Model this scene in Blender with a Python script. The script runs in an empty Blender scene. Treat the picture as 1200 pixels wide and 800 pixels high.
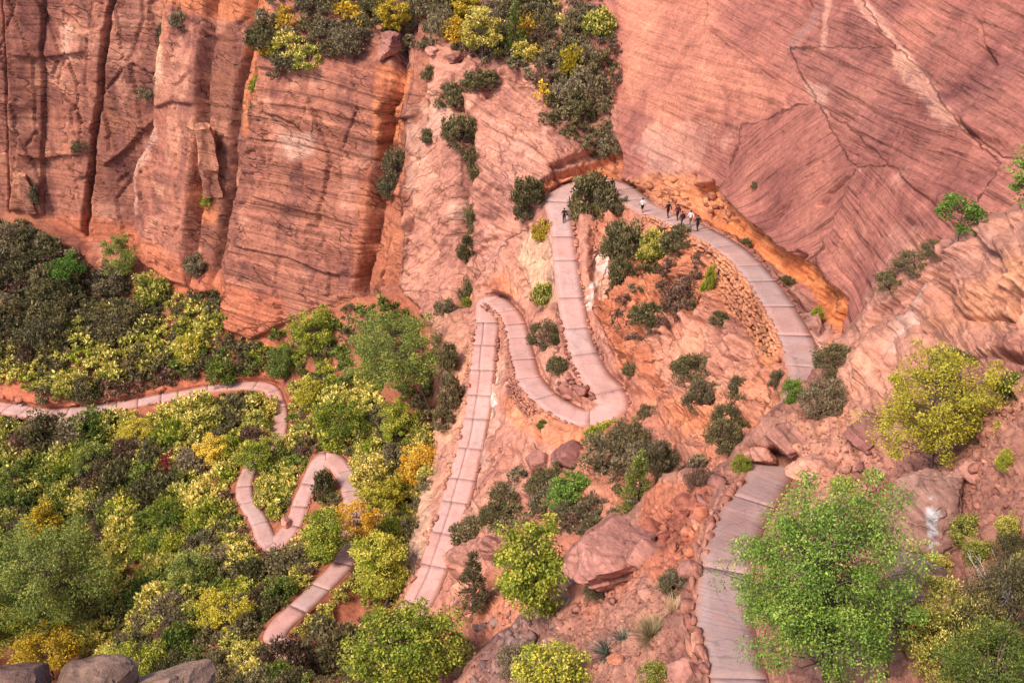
import bpy, bmesh, math, random
import numpy as np
from mathutils import Vector, Matrix

# ------------------------------------------------------------------ camera
CAMZ = 110.0
PITCH = math.radians(32.0)
F = 1287.0                      # focal length in photo pixels (1200 wide)
cP, sP = math.cos(PITCH), math.sin(PITCH)
scene = bpy.context.scene
col = scene.collection
cam_d = bpy.data.cameras.new('camera')
cam_d.sensor_width = 36.0
cam_d.lens = 36.0 * F / 1200.0
cam_d.clip_start = 0.1
cam_d.clip_end = 3000
cam = bpy.data.objects.new('camera', cam_d)
col.objects.link(cam)
cam.location = (0, 0, CAMZ)
cam.rotation_euler = (math.radians(90) - PITCH, 0, 0)
scene.camera = cam

# ------------------------------------------------------------------ light
SUN_EL, SUN_AZ = 52.0, 228.0    # degrees; azimuth clockwise from +Y
world = bpy.data.worlds.new('World')
scene.world = world
world.use_nodes = True
wn = world.node_tree
bg = wn.nodes['Background']
sky = wn.nodes.new('ShaderNodeTexSky')
sky.sky_type = 'NISHITA'
sky.sun_disc = False
sky.sun_elevation = math.radians(SUN_EL)
sky.sun_rotation = math.radians(SUN_AZ)
sky.altitude = 1500
sky.air_density = 0.6
sky.dust_density = 6.0
sky.ozone_density = 0.2
bg.inputs['Strength'].default_value = 0.10
wn.links.new(sky.outputs[0], bg.inputs['Color'])
sun_d = bpy.data.lights.new('sun', 'SUN')
sun_d.energy = 1.5
sun_d.angle = math.radians(15)
sun_d.color = (1.0, 0.83, 0.68)
sun = bpy.data.objects.new('sun', sun_d)
col.objects.link(sun)
_a, _e = math.radians(SUN_AZ), math.radians(SUN_EL)
_to = Vector((math.sin(_a) * math.cos(_e), math.cos(_a) * math.cos(_e), math.sin(_e)))
sun.rotation_euler = _to.to_track_quat('Z', 'Y').to_euler()
sun.location = _to * 200
scene.view_settings.view_transform = 'Standard'
scene.view_settings.look = 'None'
scene.view_settings.exposure = 1.5
scene.view_settings.gamma = 1.0
scene.view_settings.use_curve_mapping = False
scene.cycles.use_denoising = True
scene.cycles.max_bounces = 5
scene.cycles.diffuse_bounces = 3
scene.cycles.transparent_max_bounces = 4

# ------------------------------------------------------------------ helpers
rng = np.random.default_rng(7)
random.seed(7)

def raydir(u, v):
    cx = (np.asarray(u, float) - 600.0) / F
    cy = (400.0 - np.asarray(v, float)) / F
    return np.stack([cx, cP + cy * sP, -sP + cy * cP], -1)

def at_t(u, v, t):
    d = raydir(u, v)
    p = d * np.asarray(t, float)[..., None]
    p[..., 2] += CAMZ
    return p

def project(P):
    P = np.asarray(P, float)
    x, y, z = P[..., 0], P[..., 1], P[..., 2] - CAMZ
    t = y * cP - z * sP
    return 600 + F * x / t, 400 - F * (y * sP + z * cP) / t, t

_T = np.random.default_rng(11).random(65536).astype(np.float32)
def _hash(ix, iy, iz):
    h = (ix * 73856093) ^ (iy * 19349663) ^ (iz * 83492791)
    h = (h ^ (h >> 13)) * 1274126177
    return _T[((h ^ (h >> 16)) & 65535)]
def vnoise(P, seed=0):
    P = np.asarray(P, float) + seed * 17.37
    i = np.floor(P).astype(np.int64)
    f = (P - i)
    f = (f * f * f * (f * (f * 6 - 15) + 10)).astype(np.float32)
    x, y, z = i[..., 0], i[..., 1], i[..., 2]
    fx, fy, fz = f[..., 0], f[..., 1], f[..., 2]
    def L(a, b, w): return a + (b - a) * w
    c = [[[_hash(x + a, y + b, z + d) for d in (0, 1)] for b in (0, 1)] for a in (0, 1)]
    r = [[L(c[a][b][0], c[a][b][1], fz) for b in (0, 1)] for a in (0, 1)]
    r = [L(r[a][0], r[a][1], fy) for a in (0, 1)]
    return L(r[0], r[1], fx) * 2 - 1
def fbm(P, oct=4, gain=0.5, seed=0):
    s, a, tot = 0, 1.0, 0
    for k in range(oct):
        s = s + a * vnoise(P * (2.03 ** k), seed + k * 3)
        tot += a
        a *= gain
    return s / tot
def n1(s, seed=0):
    P = np.stack([s, np.full_like(s, 0.37 + seed), np.full_like(s, 1.9)], -1)
    return vnoise(P, seed)
def cells(P, seed=0):
    """F1 distance and id of jittered cells"""
    i = np.floor(P).astype(np.int64)
    best = np.full(P.shape[:-1], 9.0, np.float32)
    sec = best.copy()
    bid = np.zeros(P.shape[:-1], np.float32)
    for a in (-1, 0, 1):
        for b in (-1, 0, 1):
            for c in (-1, 0, 1):
                j = i + np.array([a, b, c])
                q = np.stack([_hash(j[..., 0] + seed, j[..., 1], j[..., 2]),
                              _hash(j[..., 0], j[..., 1] + 57 + seed, j[..., 2]),
                              _hash(j[..., 0], j[..., 1], j[..., 2] + 113 + seed)], -1)
                d = (((j + q) - P) ** 2).sum(-1)
                hid = _hash(j[..., 0] + 7, j[..., 1] + 3, j[..., 2] + 5)
                m = d < best
                sec = np.where(m, best, np.minimum(sec, d))
                bid = np.where(m, hid, bid)
                best = np.where(m, d, best)
    return np.sqrt(best), np.sqrt(sec), bid

def sstep(a, b, x):
    x = np.clip((x - a) / (b - a), 0, 1)
    return x * x * (3 - 2 * x)

def inpoly(u, v, poly):
    poly = np.asarray(poly, float)
    r = np.zeros(u.shape, bool)
    x0, y0 = poly[-1]
    for x1, y1 in poly:
        c = (y1 > v) != (y0 > v)
        if y1 != y0:
            r ^= c & (u < (x0 - x1) * (v - y1) / (y0 - y1) + x1)
        x0, y0 = x1, y1
    return r

def seg_dist(u, v, pts, closed=False):
    """distance to a polyline"""
    pts = [np.array(p, float) for p in pts]
    if closed: pts = pts + [pts[0]]
    best = np.full(u.shape, 1e9)
    for a, b in zip(pts[:-1], pts[1:]):
        d = b - a
        l2 = max(1e-9, d @ d)
        w = np.clip(((u - a[0]) * d[0] + (v - a[1]) * d[1]) / l2, 0, 1)
        best = np.minimum(best, np.hypot(u - a[0] - w * d[0], v - a[1] - w * d[1]))
    return best
def sdf(u, v, poly):                 # negative inside
    d = seg_dist(u, v, poly, True)
    return np.where(inpoly(u, v, poly), -d, d)

def tps(pts):
    pts = np.array(pts, float)
    X = pts[:, :2] / 1000.0
    w = 100.0 / pts[:, 2]
    n = len(X)
    def phi(r2): return 0.5 * r2 * np.log(np.maximum(r2, 1e-12))
    K = phi(((X[:, None] - X[None]) ** 2).sum(-1)) + np.eye(n) * 2e-5
    Pm = np.hstack([np.ones((n, 1)), X])
    A = np.block([[K, Pm], [Pm.T, np.zeros((3, 3))]])
    s = np.linalg.solve(A, np.concatenate([w, np.zeros(3)]))
    def f(u, v):
        out = s[n] + s[n + 1] * u / 1000 + s[n + 2] * v / 1000
        for k in range(n):
            out = out + s[k] * phi((u / 1000 - X[k, 0]) ** 2 + (v / 1000 - X[k, 1]) ** 2)
        return out / 100.0           # disparity 1/t
    return f

def tag(o, label=None, cat=None, group=None, kind=None):
    if label: o['label'] = label
    if cat: o['category'] = cat
    if group: o['group'] = group
    if kind: o['kind'] = kind
    return o

def mesh_np(name, V, faces, mat=None, smooth=True):
    """faces: (n,3) or (n,4) int array"""
    me = bpy.data.meshes.new(name)
    V = np.ascontiguousarray(V, np.float32)
    faces = np.ascontiguousarray(faces, np.int32)
    k = faces.shape[1]
    me.vertices.add(len(V)); me.vertices.foreach_set('co', V.ravel())
    me.loops.add(faces.size); me.loops.foreach_set('vertex_index', faces.ravel())
    me.polygons.add(len(faces))
    me.polygons.foreach_set('loop_start', np.arange(0, faces.size, k, dtype=np.int32))
    me.polygons.foreach_set('loop_total', np.full(len(faces), k, np.int32))
    if smooth: me.polygons.foreach_set('use_smooth', np.ones(len(faces), bool))
    me.update(calc_edges=True)
    if mat: me.materials.append(mat)
    return me

def link(name, me, parent=None, loc=None, rot=None, scale=None):
    o = bpy.data.objects.new(name, me)
    col.objects.link(o)
    if parent is not None: o.parent = parent
    if loc is not None: o.location = loc
    if rot is not None: o.rotation_euler = rot
    if scale is not None: o.scale = (scale,) * 3 if np.isscalar(scale) else scale
    return o

# ------------------------------------------------------------------ materials
def new_mat(name, rough=0.9, spec=0.2):
    m = bpy.data.materials.new(name)
    m.use_nodes = True
    nt = m.node_tree
    b = nt.nodes['Principled BSDF']
    b.inputs['Roughness'].default_value = rough
    b.inputs['Specular IOR Level'].default_value = spec
    return m, nt, b
def N(nt, typ, **kw):
    n = nt.nodes.new(typ)
    for k, v in kw.items(): setattr(n, k, v)
    return n
def mixc(nt, mode, fac, a, b):
    n = N(nt, 'ShaderNodeMix', data_type='RGBA', blend_type=mode)
    for i, x in ((0, fac), (6, a), (7, b)):
        if hasattr(x, 'links') or hasattr(x, 'is_linked'): nt.links.new(x, n.inputs[i])
        elif i == 0: n.inputs[0].default_value = x
        else: n.inputs[i].default_value = (*x, 1)
    return n.outputs[2]
def math_n(nt, op, a, b=0.0):
    n = N(nt, 'ShaderNodeMath', operation=op)
    for i, x in ((0, a), (1, b)):
        if hasattr(x, 'is_linked'): nt.links.new(x, n.inputs[i])
        else: n.inputs[i].default_value = x
    return n.outputs[0]
def noise(nt, vec, scale, detail=4, rough=0.55):
    n = N(nt, 'ShaderNodeTexNoise')
    n.inputs['Scale'].default_value = scale
    n.inputs['Detail'].default_value = detail
    n.inputs['Roughness'].default_value = rough
    if vec is not None: nt.links.new(vec, n.inputs['Vector'])
    return n.outputs['Fac']
def ramp(nt, fac, stops):
    n = N(nt, 'ShaderNodeValToRGB')
    nt.links.new(fac, n.inputs[0])
    e = n.color_ramp.elements
    e[0].position, e[1].position = stops[0][0], stops[-1][0]
    for p, c in stops[1:-1]: e.new(p)
    for el, (p, c) in zip(sorted(e, key=lambda q: q.position), stops):
        el.color = (*c, 1) if len(c) == 3 else c
    return n.outputs[0]
g3 = lambda x: (x, x, x)

def rock_material(name, attr=True, base=(0.5, 0.22, 0.16)):
    """sandstone: tint and bedding coordinate come from the mesh, grain, cracks and streaks are procedural"""
    m, nt, b = new_mat(name, 0.92, 0.12)
    L = nt.links.new
    P = N(nt, 'ShaderNodeNewGeometry').outputs['Position']
    sx = N(nt, 'ShaderNodeSeparateXYZ'); L(P, sx.inputs[0])
    if attr:
        tint = N(nt, 'ShaderNodeAttribute', attribute_name='tint').outputs['Color']
        bed = N(nt, 'ShaderNodeAttribute', attribute_name='bed').outputs['Fac']
        lam = N(nt, 'ShaderNodeAttribute', attribute_name='lam').outputs['Fac']
        crk = N(nt, 'ShaderNodeAttribute', attribute_name='crk').outputs['Fac']
    else:
        oi = N(nt, 'ShaderNodeObjectInfo')
        hs = N(nt, 'ShaderNodeHueSaturation')
        L(math_n(nt, 'ADD', math_n(nt, 'MULTIPLY', oi.outputs['Random'], 0.6), 0.7), hs.inputs['Value'])
        L(math_n(nt, 'ADD', math_n(nt, 'MULTIPLY', oi.outputs['Random'], 0.016), 0.492), hs.inputs['Hue'])
        hs.inputs['Color'].default_value = (*base, 1)
        st = N(nt, 'ShaderNodeAttribute', attribute_name='stain').outputs['Fac']
        tint = mixc(nt, 'MIX', st, hs.outputs[0], (0.58, 0.58, 0.57))
        bed = math_n(nt, 'ADD', math_n(nt, 'ADD', sx.outputs[2], math_n(nt, 'MULTIPLY', sx.outputs[0], 0.35)), math_n(nt, 'MULTIPLY', oi.outputs['Random'], 50.0))
        lam = 0.75
        crk = 0.5
    def along(k):
        sc = N(nt, 'ShaderNodeVectorMath', operation='SCALE'); L(P, sc.inputs[0]); sc.inputs[3].default_value = k
        ax = N(nt, 'ShaderNodeCombineXYZ'); L(bed, ax.inputs[0])
        ad = N(nt, 'ShaderNodeVectorMath', operation='ADD'); L(sc.outputs[0], ad.inputs[0]); L(ax.outputs[0], ad.inputs[1])
        return ad.outputs[0]
    v1 = along(0.05)
    l1 = noise(nt, v1, 1.3, 3, 0.6)
    l2 = noise(nt, v1, 4.2, 3, 0.65)
    big = noise(nt, P, 0.16, 5, 0.62)
    mid = noise(nt, P, 0.9, 6, 0.68)
    fine = noise(nt, P, 2.7, 7, 0.78)
    # bedding lines, some cut deep and dark
    lm = math_n(nt, 'ADD', math_n(nt, 'MULTIPLY', l1, 0.42), math_n(nt, 'MULTIPLY', l2, 0.58))
    lcol = ramp(nt, lm, [(0.37, g3(0.38)), (0.42, g3(0.70)), (0.48, g3(0.98)), (0.57, g3(1.10)), (0.65, g3(1.48))])
    c = mixc(nt, 'MULTIPLY', lam, tint, lcol)
    c = mixc(nt, 'MULTIPLY', 0.9, c, ramp(nt, big, [(0.30, (0.55, 0.50, 0.58)), (0.47, (0.97, 0.95, 0.97)), (0.54, g3(1.02)), (0.70, (1.28, 1.32, 1.22))]))
    c = mixc(nt, 'MULTIPLY', math_n(nt, 'ADD', math_n(nt, 'MULTIPLY', crk, 0.5), 0.42), c, ramp(nt, mid, [(0.30, (0.50, 0.46, 0.48)), (0.47, g3(0.95)), (0.55, g3(1.03)), (0.72, (1.38, 1.34, 1.28))]))
    c = mixc(nt, 'MULTIPLY', 0.9, c, ramp(nt, fine, [(0.30, g3(0.42)), (0.45, g3(0.92)), (0.54, g3(1.04)), (0.70, g3(1.45))]))
    # joints: thin broken cracks roughly along and across the beds
    wz = N(nt, 'ShaderNodeTexNoise'); wz.inputs['Scale'].default_value = 0.5; wz.inputs['Detail'].default_value = 3; L(P, wz.inputs['Vector'])
    wsc = N(nt, 'ShaderNodeVectorMath', operation='SCALE'); L(wz.outputs['Color'], wsc.inputs[0]); wsc.inputs[3].default_value = 1.1
    wad = N(nt, 'ShaderNodeVectorMath', operation='ADD'); L(along(0.45), wad.inputs[0]); L(wsc.outputs[0], wad.inputs[1])
    vo = N(nt, 'ShaderNodeTexVoronoi', feature='DISTANCE_TO_EDGE'); vo.inputs['Scale'].default_value = 0.75; L(wad.outputs[0], vo.inputs['Vector'])
    gate = ramp(nt, noise(nt, P, 0.33, 4, 0.6), [(0.47, g3(0)), (0.60, g3(1))])
    ck = ramp(nt, vo.outputs['Distance'], [(0.0, g3(0.0)), (0.05, g3(1.0))])
    ckm = math_n(nt, 'SUBTRACT', 1.0, math_n(nt, 'MULTIPLY', math_n(nt, 'SUBTRACT', 1.0, ck), gate))
    c = mixc(nt, 'MULTIPLY', math_n(nt, 'MULTIPLY', crk, 0.8), c, ckm)
    L(c, b.inputs['Base Color'])
    h = math_n(nt, 'ADD', math_n(nt, 'MULTIPLY', mid, math_n(nt, 'ADD', math_n(nt, 'MULTIPLY', crk, 0.35), 0.2)), math_n(nt, 'MULTIPLY', fine, 0.30))
    h = math_n(nt, 'ADD', h, math_n(nt, 'MULTIPLY', lm, lam))
    h = math_n(nt, 'ADD', h, math_n(nt, 'MULTIPLY', math_n(nt, 'MULTIPLY', ckm, crk), 0.4))
    bp = N(nt, 'ShaderNodeBump')
    bp.inputs['Strength'].default_value = 1.0
    bp.inputs['Distance'].default_value = 0.45 if attr else 0.28
    L(h, bp.inputs['Height']); L(bp.outputs[0], b.inputs['Normal'])
    return m
M_ROCK = rock_material('sandstone')

def soil_like(name, c0, c1, scale=2.0, bump=0.05, rough=0.95):
    m, nt, b = new_mat(name, rough, 0.1)
    P = N(nt, 'ShaderNodeNewGeometry').outputs['Position']
    a = noise(nt, P, scale, 6, 0.65)
    f = noise(nt, P, scale * 9, 4, 0.7)
    k = math_n(nt, 'ADD', math_n(nt, 'MULTIPLY', a, 0.6), math_n(nt, 'MULTIPLY', f, 0.4))
    nt.links.new(ramp(nt, k, [(0.3, c0), (0.7, c1)]), b.inputs['Base Color'])
    bp = N(nt, 'ShaderNodeBump'); bp.inputs['Distance'].default_value = bump
    nt.links.new(k, bp.inputs['Height']); nt.links.new(bp.outputs[0], b.inputs['Normal'])
    return m
M_BED = soil_like('trail_bed_soil', (0.36, 0.20, 0.165), (0.50, 0.29, 0.24), 1.2)

def slab_material(name, k, ripple=0.25):
    m, nt, b = new_mat(name, 0.9, 0.15)
    L = nt.links.new
    P = N(nt, 'ShaderNodeNewGeometry').outputs['Position']
    oi = N(nt, 'ShaderNodeObjectInfo')
    a = noise(nt, P, 0.5, 5, 0.6)
    f = noise(nt, P, 6, 5, 0.7)
    c = ramp(nt, a, [(0.3, tuple(0.80 * x for x in k)), (0.55, k), (0.75, tuple(1.12 * x for x in k))])
    c = mixc(nt, 'MULTIPLY', 0.6, c, ramp(nt, f, [(0.25, g3(0.7)), (0.5, g3(1)), (0.75, g3(1.15))]))
    hs = N(nt, 'ShaderNodeHueSaturation')
    L(math_n(nt, 'ADD', math_n(nt, 'MULTIPLY', oi.outputs['Random'], 0.14), 0.93), hs.inputs['Value'])
    L(math_n(nt, 'ADD', math_n(nt, 'MULTIPLY', oi.outputs['Random'], 0.3), 0.8), hs.inputs['Saturation'])
    L(c, hs.inputs['Color'])
    # wind-drift dirt and hairline cracks
    vo = N(nt, 'ShaderNodeTexVoronoi', feature='DISTANCE_TO_EDGE'); vo.inputs['Scale'].default_value = 0.33
    wp = N(nt, 'ShaderNodeVectorMath', operation='ADD')
    nz = N(nt, 'ShaderNodeTexNoise'); nz.inputs['Scale'].default_value = 0.9; L(P, nz.inputs['Vector'])
    L(P, wp.inputs[0]); L(nz.outputs['Color'], wp.inputs[1]); L(wp.outputs[0], vo.inputs['Vector'])
    crk = ramp(nt, vo.outputs['Distance'], [(0.0, g3(0.62)), (0.012, g3(1.0))])
    d = mixc(nt, 'MULTIPLY', 0.75, hs.outputs[0], crk)
    dirt = ramp(nt, noise(nt, P, 0.8, 6, 0.7), [(0.54, g3(0)), (0.7, g3(1))])
    lat = N(nt, 'ShaderNodeAttribute', attribute_name='lat').outputs['Fac']
    edge = ramp(nt, math_n(nt, 'ADD', lat, math_n(nt, 'MULTIPLY', math_n(nt, 'SUBTRACT', noise(nt, P, 1.6, 4, 0.7), 0.5), 1.1)), [(0.78, g3(0)), (1.05, g3(1))])
    dirt = math_n(nt, 'MAXIMUM', dirt, edge)
    d = mixc(nt, 'MIX', math_n(nt, 'MULTIPLY', dirt, 0.6), d, (0.47, 0.225, 0.15))
    L(d, b.inputs['Base Color'])
    # brushed ripples laid across the path
    at = N(nt, 'ShaderNodeAttribute', attribute_name='run').outputs['Fac']
    cx = N(nt, 'ShaderNodeCombineXYZ'); L(at, cx.inputs[0])
    sc = N(nt, 'ShaderNodeVectorMath', operation='SCALE'); L(P, sc.inputs[0]); sc.inputs[3].default_value = 0.22
    ad = N(nt, 'ShaderNodeVectorMath', operation='ADD'); L(cx.outputs[0], ad.inputs[0]); L(sc.outputs[0], ad.inputs[1])
    rip = noise(nt, ad.outputs[0], 4.5, 2, 0.5)
    bp = N(nt, 'ShaderNodeBump'); bp.inputs['Distance'].default_value = 0.08; bp.inputs['Strength'].default_value = ripple
    L(math_n(nt, 'ADD', rip, math_n(nt, 'MULTIPLY', f, 0.15)), bp.inputs['Height'])
    L(bp.outputs[0], b.inputs['Normal'])
    return m
M_SLAB = slab_material('pink_concrete', (0.54, 0.325, 0.29))
M_SLAB_OLD = slab_material('weathered_concrete', (0.42, 0.275, 0.25), 0.75)
M_SLAB_MID = slab_material('dusty_concrete', (0.46, 0.295, 0.265))
M_STONE = rock_material('wall_stone', False, (0.40, 0.175, 0.125))
M_BOULDER = rock_material('boulder_sandstone', False, (0.42, 0.20, 0.155))
M_RED = rock_material('red_rubble_sandstone', False, (0.50, 0.185, 0.115))
M_GREY = rock_material('weathered_grey_rock', False, (0.29, 0.185, 0.16))

# ------------------------------------------------------------------ trail line
# (pixel u, pixel v, height below camera, half width in metres)
TR = [(915, 1010, -29.3, 1.0), (893, 900, -29.6, 1.0), (866, 800, -30.1, 1.0), (849, 720, -31.1, 1.0), (855, 650, -31.95, 1.0), (871, 604, -33.4, 1.0),
      (900, 562, -34.9, 1.0), (925, 500, -37.3, 1.1), (946, 440, -40, 1.2), (908, 352, -42.3, 1.2), (862, 297, -44.2, 1.25), (812, 267, -45.9, 1.35),
      (752, 240, -48.2, 1.4), (722, 218, -49.4, 1.4), (690, 214, -49.9, 1.3), (657, 232, -50.4, 1.5), (658, 260, -51.3, 1.2), (666, 330, -52.8, 1.2),
      (679, 400, -54.5, 1.25), (697, 440, -55.5, 1.4), (715, 461, -56.1, 1.55), (714, 480, -56.6, 1.45), (688, 489, -57, 1.3), (652, 475, -57.5, 1.25), (622, 447, -58.3, 1.2),
      (609, 405, -59.8, 1.2), (597, 368, -61, 1.2), (575, 352, -61.8, 1.3), (569, 395, -63, 1.25), (564, 450, -64.5, 1.25), (552, 520, -66.5, 1.25),
      (536, 580, -68, 1.3), (516, 640, -69.5, 1.3), (499, 685, -70.7, 1.3), (460, 745, -72.2, 1.2), (400, 775, -73.1, 1.2), (322, 748, -73.9, 0.95),
      (368, 695, -74.8, 0.95), (404, 656, -75.5, 0.95), (414, 600, -76.5, 0.95), (404, 554, -77.5, 1.05), (382, 536, -78, 1.1), (356, 580, -79, 0.85),
      (343, 615, -79.6, 0.9), (320, 638, -80.1, 1.0), (302, 608, -80.8, 0.95), (286, 575, -81.6, 0.9), (298, 540, -82.2, 0.8), (325, 512, -83, 0.85), (326, 472, -84.3, 0.85),
      (312, 453, -84.8, 1.0), (270, 452, -85.2, 0.9), (200, 464, -86, 0.95), (120, 478, -86.6, 1.05), (60, 484, -87, 1.15), (0, 476, -87.5, 1.15),
      (-80, 462, -88, 1.1), (-200, 455, -89, 1.1), (-330, 450, -90, 1.1)]
TRP = []
for u, v, z, w in TR:
    d = raydir(u, v)
    t = z / d[2]
    TRP.append((*(d * t + np.array([0, 0, CAMZ])), w))
TRP = np.array(TRP)
def catmull(P, step=0.25):
    out, idx = [], []
    Q = np.vstack([2 * P[0] - P[1], P, 2 * P[-1] - P[-2]])
    for i in range(1, len(Q) - 2):
        p0, p1, p2, p3 = Q[i - 1], Q[i], Q[i + 1], Q[i + 2]
        n = max(2, int(np.linalg.norm(p2[:3] - p1[:3]) / step))
        # centripetal
        def tj(a, b, ti): return ti + max(1e-4, np.linalg.norm(b[:3] - a[:3])) ** 0.5
        t0 = 0; t1 = tj(p0, p1, t0); t2 = tj(p1, p2, t1); t3 = tj(p2, p3, t2)
        for t in np.linspace(t1, t2, n, endpoint=False):
            A1 = (t1 - t) / (t1 - t0) * p0 + (t - t0) / (t1 - t0) * p1
            A2 = (t2 - t) / (t2 - t1) * p1 + (t - t1) / (t2 - t1) * p2
            A3 = (t3 - t) / (t3 - t2) * p2 + (t - t2) / (t3 - t2) * p3
            B1 = (t2 - t) / (t2 - t0) * A1 + (t - t0) / (t2 - t0) * A2
            B2 = (t3 - t) / (t3 - t1) * A2 + (t - t1) / (t3 - t1) * A3
            out.append((t2 - t) / (t2 - t1) * B1 + (t - t1) / (t2 - t1) * B2)
            idx.append(i - 1 + (t - t1) / (t2 - t1))
    return np.array(out), np.array(idx)
TC, TI = catmull(TRP)            # samples (x,y,z,halfwidth), fractional control index
_d = np.diff(TC[:, :3], axis=0)
TS = np.concatenate([[0], np.cumsum(np.linalg.norm(_d, axis=1))])
_tan = np.gradient(TC[:, :2], axis=0)
# smooth tangents
for _ in range(3):
    _tan[1:-1] = (_tan[:-2] + 2 * _tan[1:-1] + _tan[2:]) / 4
_tan /= np.linalg.norm(_tan, axis=1)[:, None] + 1e-9
TN = np.stack([_tan[:, 1], -_tan[:, 0]], -1)         # right-hand normal

# ------------------------------------------------------------------ terrain depth fields
# control points: (u, v, t) per region; A cliff, B hillside, C ridge, D big slab, E gully, F near slope
AB = [(-300, 240, 170), (0, 248, 163), (60, 255, 163), (100, 275, 163), (160, 290, 162), (215, 340, 157), (270, 385, 152), (300, 395, 151), (335, 380, 148), (400, 350, 143.5)]
AC = [(505, 60, 132), (490, 180, 132.5), (470, 270, 135)]
ABC = [(465, 335, 137.5)]
CD = [(722, 200, 122), (722, 130, 124), (700, 40, 127), (690, -300, 134)]
CDE = [(725, 220, 121)]
CE = [(690, 250, 118), (700, 380, 104.5), (745, 470, 95), (700, 515, 94), (660, 550, 91), (620, 600, 91), (590, 660, 88), (540, 720, 90), (440, 800, 82)]
DE = [(800, 247, 111.5), (862, 277, 102), (930, 342, 89), (975, 400, 79.5), (1000, 440, 75)]
ctl = {
 'A': AB + AC + ABC + [(0, 120, 156), (0, 0, 150), (-300, 0, 155), (150, 150, 156), (150, 0, 149), (220, 150, 151.5), (250, 0, 146), (300, 200, 146), (300, 0, 141.5),
      (380, 200, 141), (400, 100, 137.5), (400, 60, 138), (400, 0, 141), (450, 180, 138), (455, 60, 136.5), (450, 0, 140), (470, -300, 150), (-300, -300, 148), (150, -300, 145)],
 'B': AB + ABC + [(400, 430, 140), (440, 520, 127), (420, 480, 132), (50, 600, 143), (0, 540, 150), (100, 750, 121), (0, 800, 111), (200, 600, 132), (200, 540, 139),
      (250, 700, 110), (200, 800, 97), (300, 800, 91), (400, 790, 87), (150, 680, 125), (60, 680, 131), (0, 700, 127), (250, 560, 132), (350, 650, 111), (440, 640, 112),
      (450, 700, 105), (-300, 600, 145), (-300, 800, 110), (-300, 1000, 85), (200, 1000, 70), (440, 800, 82), (515, 450, 127), (507, 520, 122), (498, 580, 118), (480, 640, 112), (470, 700, 105), (510, 385, 131)],
 'C': AC + ABC + CD + CDE + CE + [(528, 380, 123.5), (535, 450, 117), (525, 520, 112), (512, 580, 107.5), (490, 640, 103), (478, 690, 100), (540, 330, 127), (530, 200, 128), (560, 100, 129.5),
      (600, 50, 131.5), (600, 0, 134.5), (650, 50, 131), (640, 0, 134.5), (715, 90, 125.5), (640, 190, 122), (600, 250, 123), (632, 345, 114.5), (600, 300, 122), (610, 250, 122.5), (642, 240, 119.5),
      (590, 470, 107.5), (600, 520, 102), (575, 580, 100), (640, 535, 95), (545, 650, 97), (600, 620, 93), (600, -300, 140)],
 'D': CD + CDE + DE + [(730, 0, 129), (730, 100, 125), (850, 100, 107), (1000, 0, 95), (1000, 200, 84), (1100, 200, 72), (1200, 0, 75), (1200, 200, 65), (1100, 400, 64), (1400, 0, 62),
      (1400, 400, 54), (1000, -300, 106), (1400, -300, 70), (850, -300, 118)],
 'E': CDE + CE + DE + [(750, 300, 108), (720, 280, 113), (705, 320, 110.5), (722, 380, 103), (760, 400, 98), (780, 480, 90), (735, 480, 95.5), (800, 330, 101), (830, 400, 90), (850, 470, 80),
      (840, 540, 72), (760, 540, 82), (700, 560, 84), (640, 600, 88), (690, 640, 78), (640, 700, 80), (560, 740, 84), (600, 800, 75), (880, 450, 78), (800, 560, 73), (900, 520, 68),
      (1000, 600, 62), (900, 700, 59), (800, 800, 58), (600, 1000, 62), (1400, 600, 50), (1400, 1000, 40)],
 'F': [(985, 405, 63), (960, 450, 62), (905, 490, 57.5), (925, 505, 56), (880, 525, 57), (1000, 430, 58), (1060, 315, 57), (1100, 330, 53), (1130, 272, 52), (1200, 240, 47), (1200, 400, 43.5), (1100, 450, 48),
      (1000, 520, 52.5), (1050, 550, 48), (1100, 600, 43), (1200, 600, 37), (1200, 800, 30), (1000, 800, 34), (1000, 650, 42), (930, 800, 36.5), (1500, 240, 38), (1500, 800, 24),
      (790, 700, 46.7), (800, 640, 50), (830, 560, 56.5), (790, 565, 58.5), (740, 610, 60), (760, 700, 49.5), (700, 720, 54), (740, 800, 43.8), (650, 670, 65), (640, 700, 62), (600, 745, 62),
      (600, 800, 55), (540, 800, 62), (715, 605, 63), (690, 680, 57), (540, 1000, 48), (800, 1000, 33), (1200, 1000, 22), (1500, 1000, 18)]}
for (u, v, z, w), k in zip(TR, range(len(TR))):
    t = z / raydir(u, v)[2]
    reg = 'F' if k <= 6 else None if k == 7 else 'E' if k <= 13 else 'C' if k <= 33 else 'B'
    if reg: ctl[reg].append((u, v, t))
fields = {k: tps(p) for k, p in ctl.items()}

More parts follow.
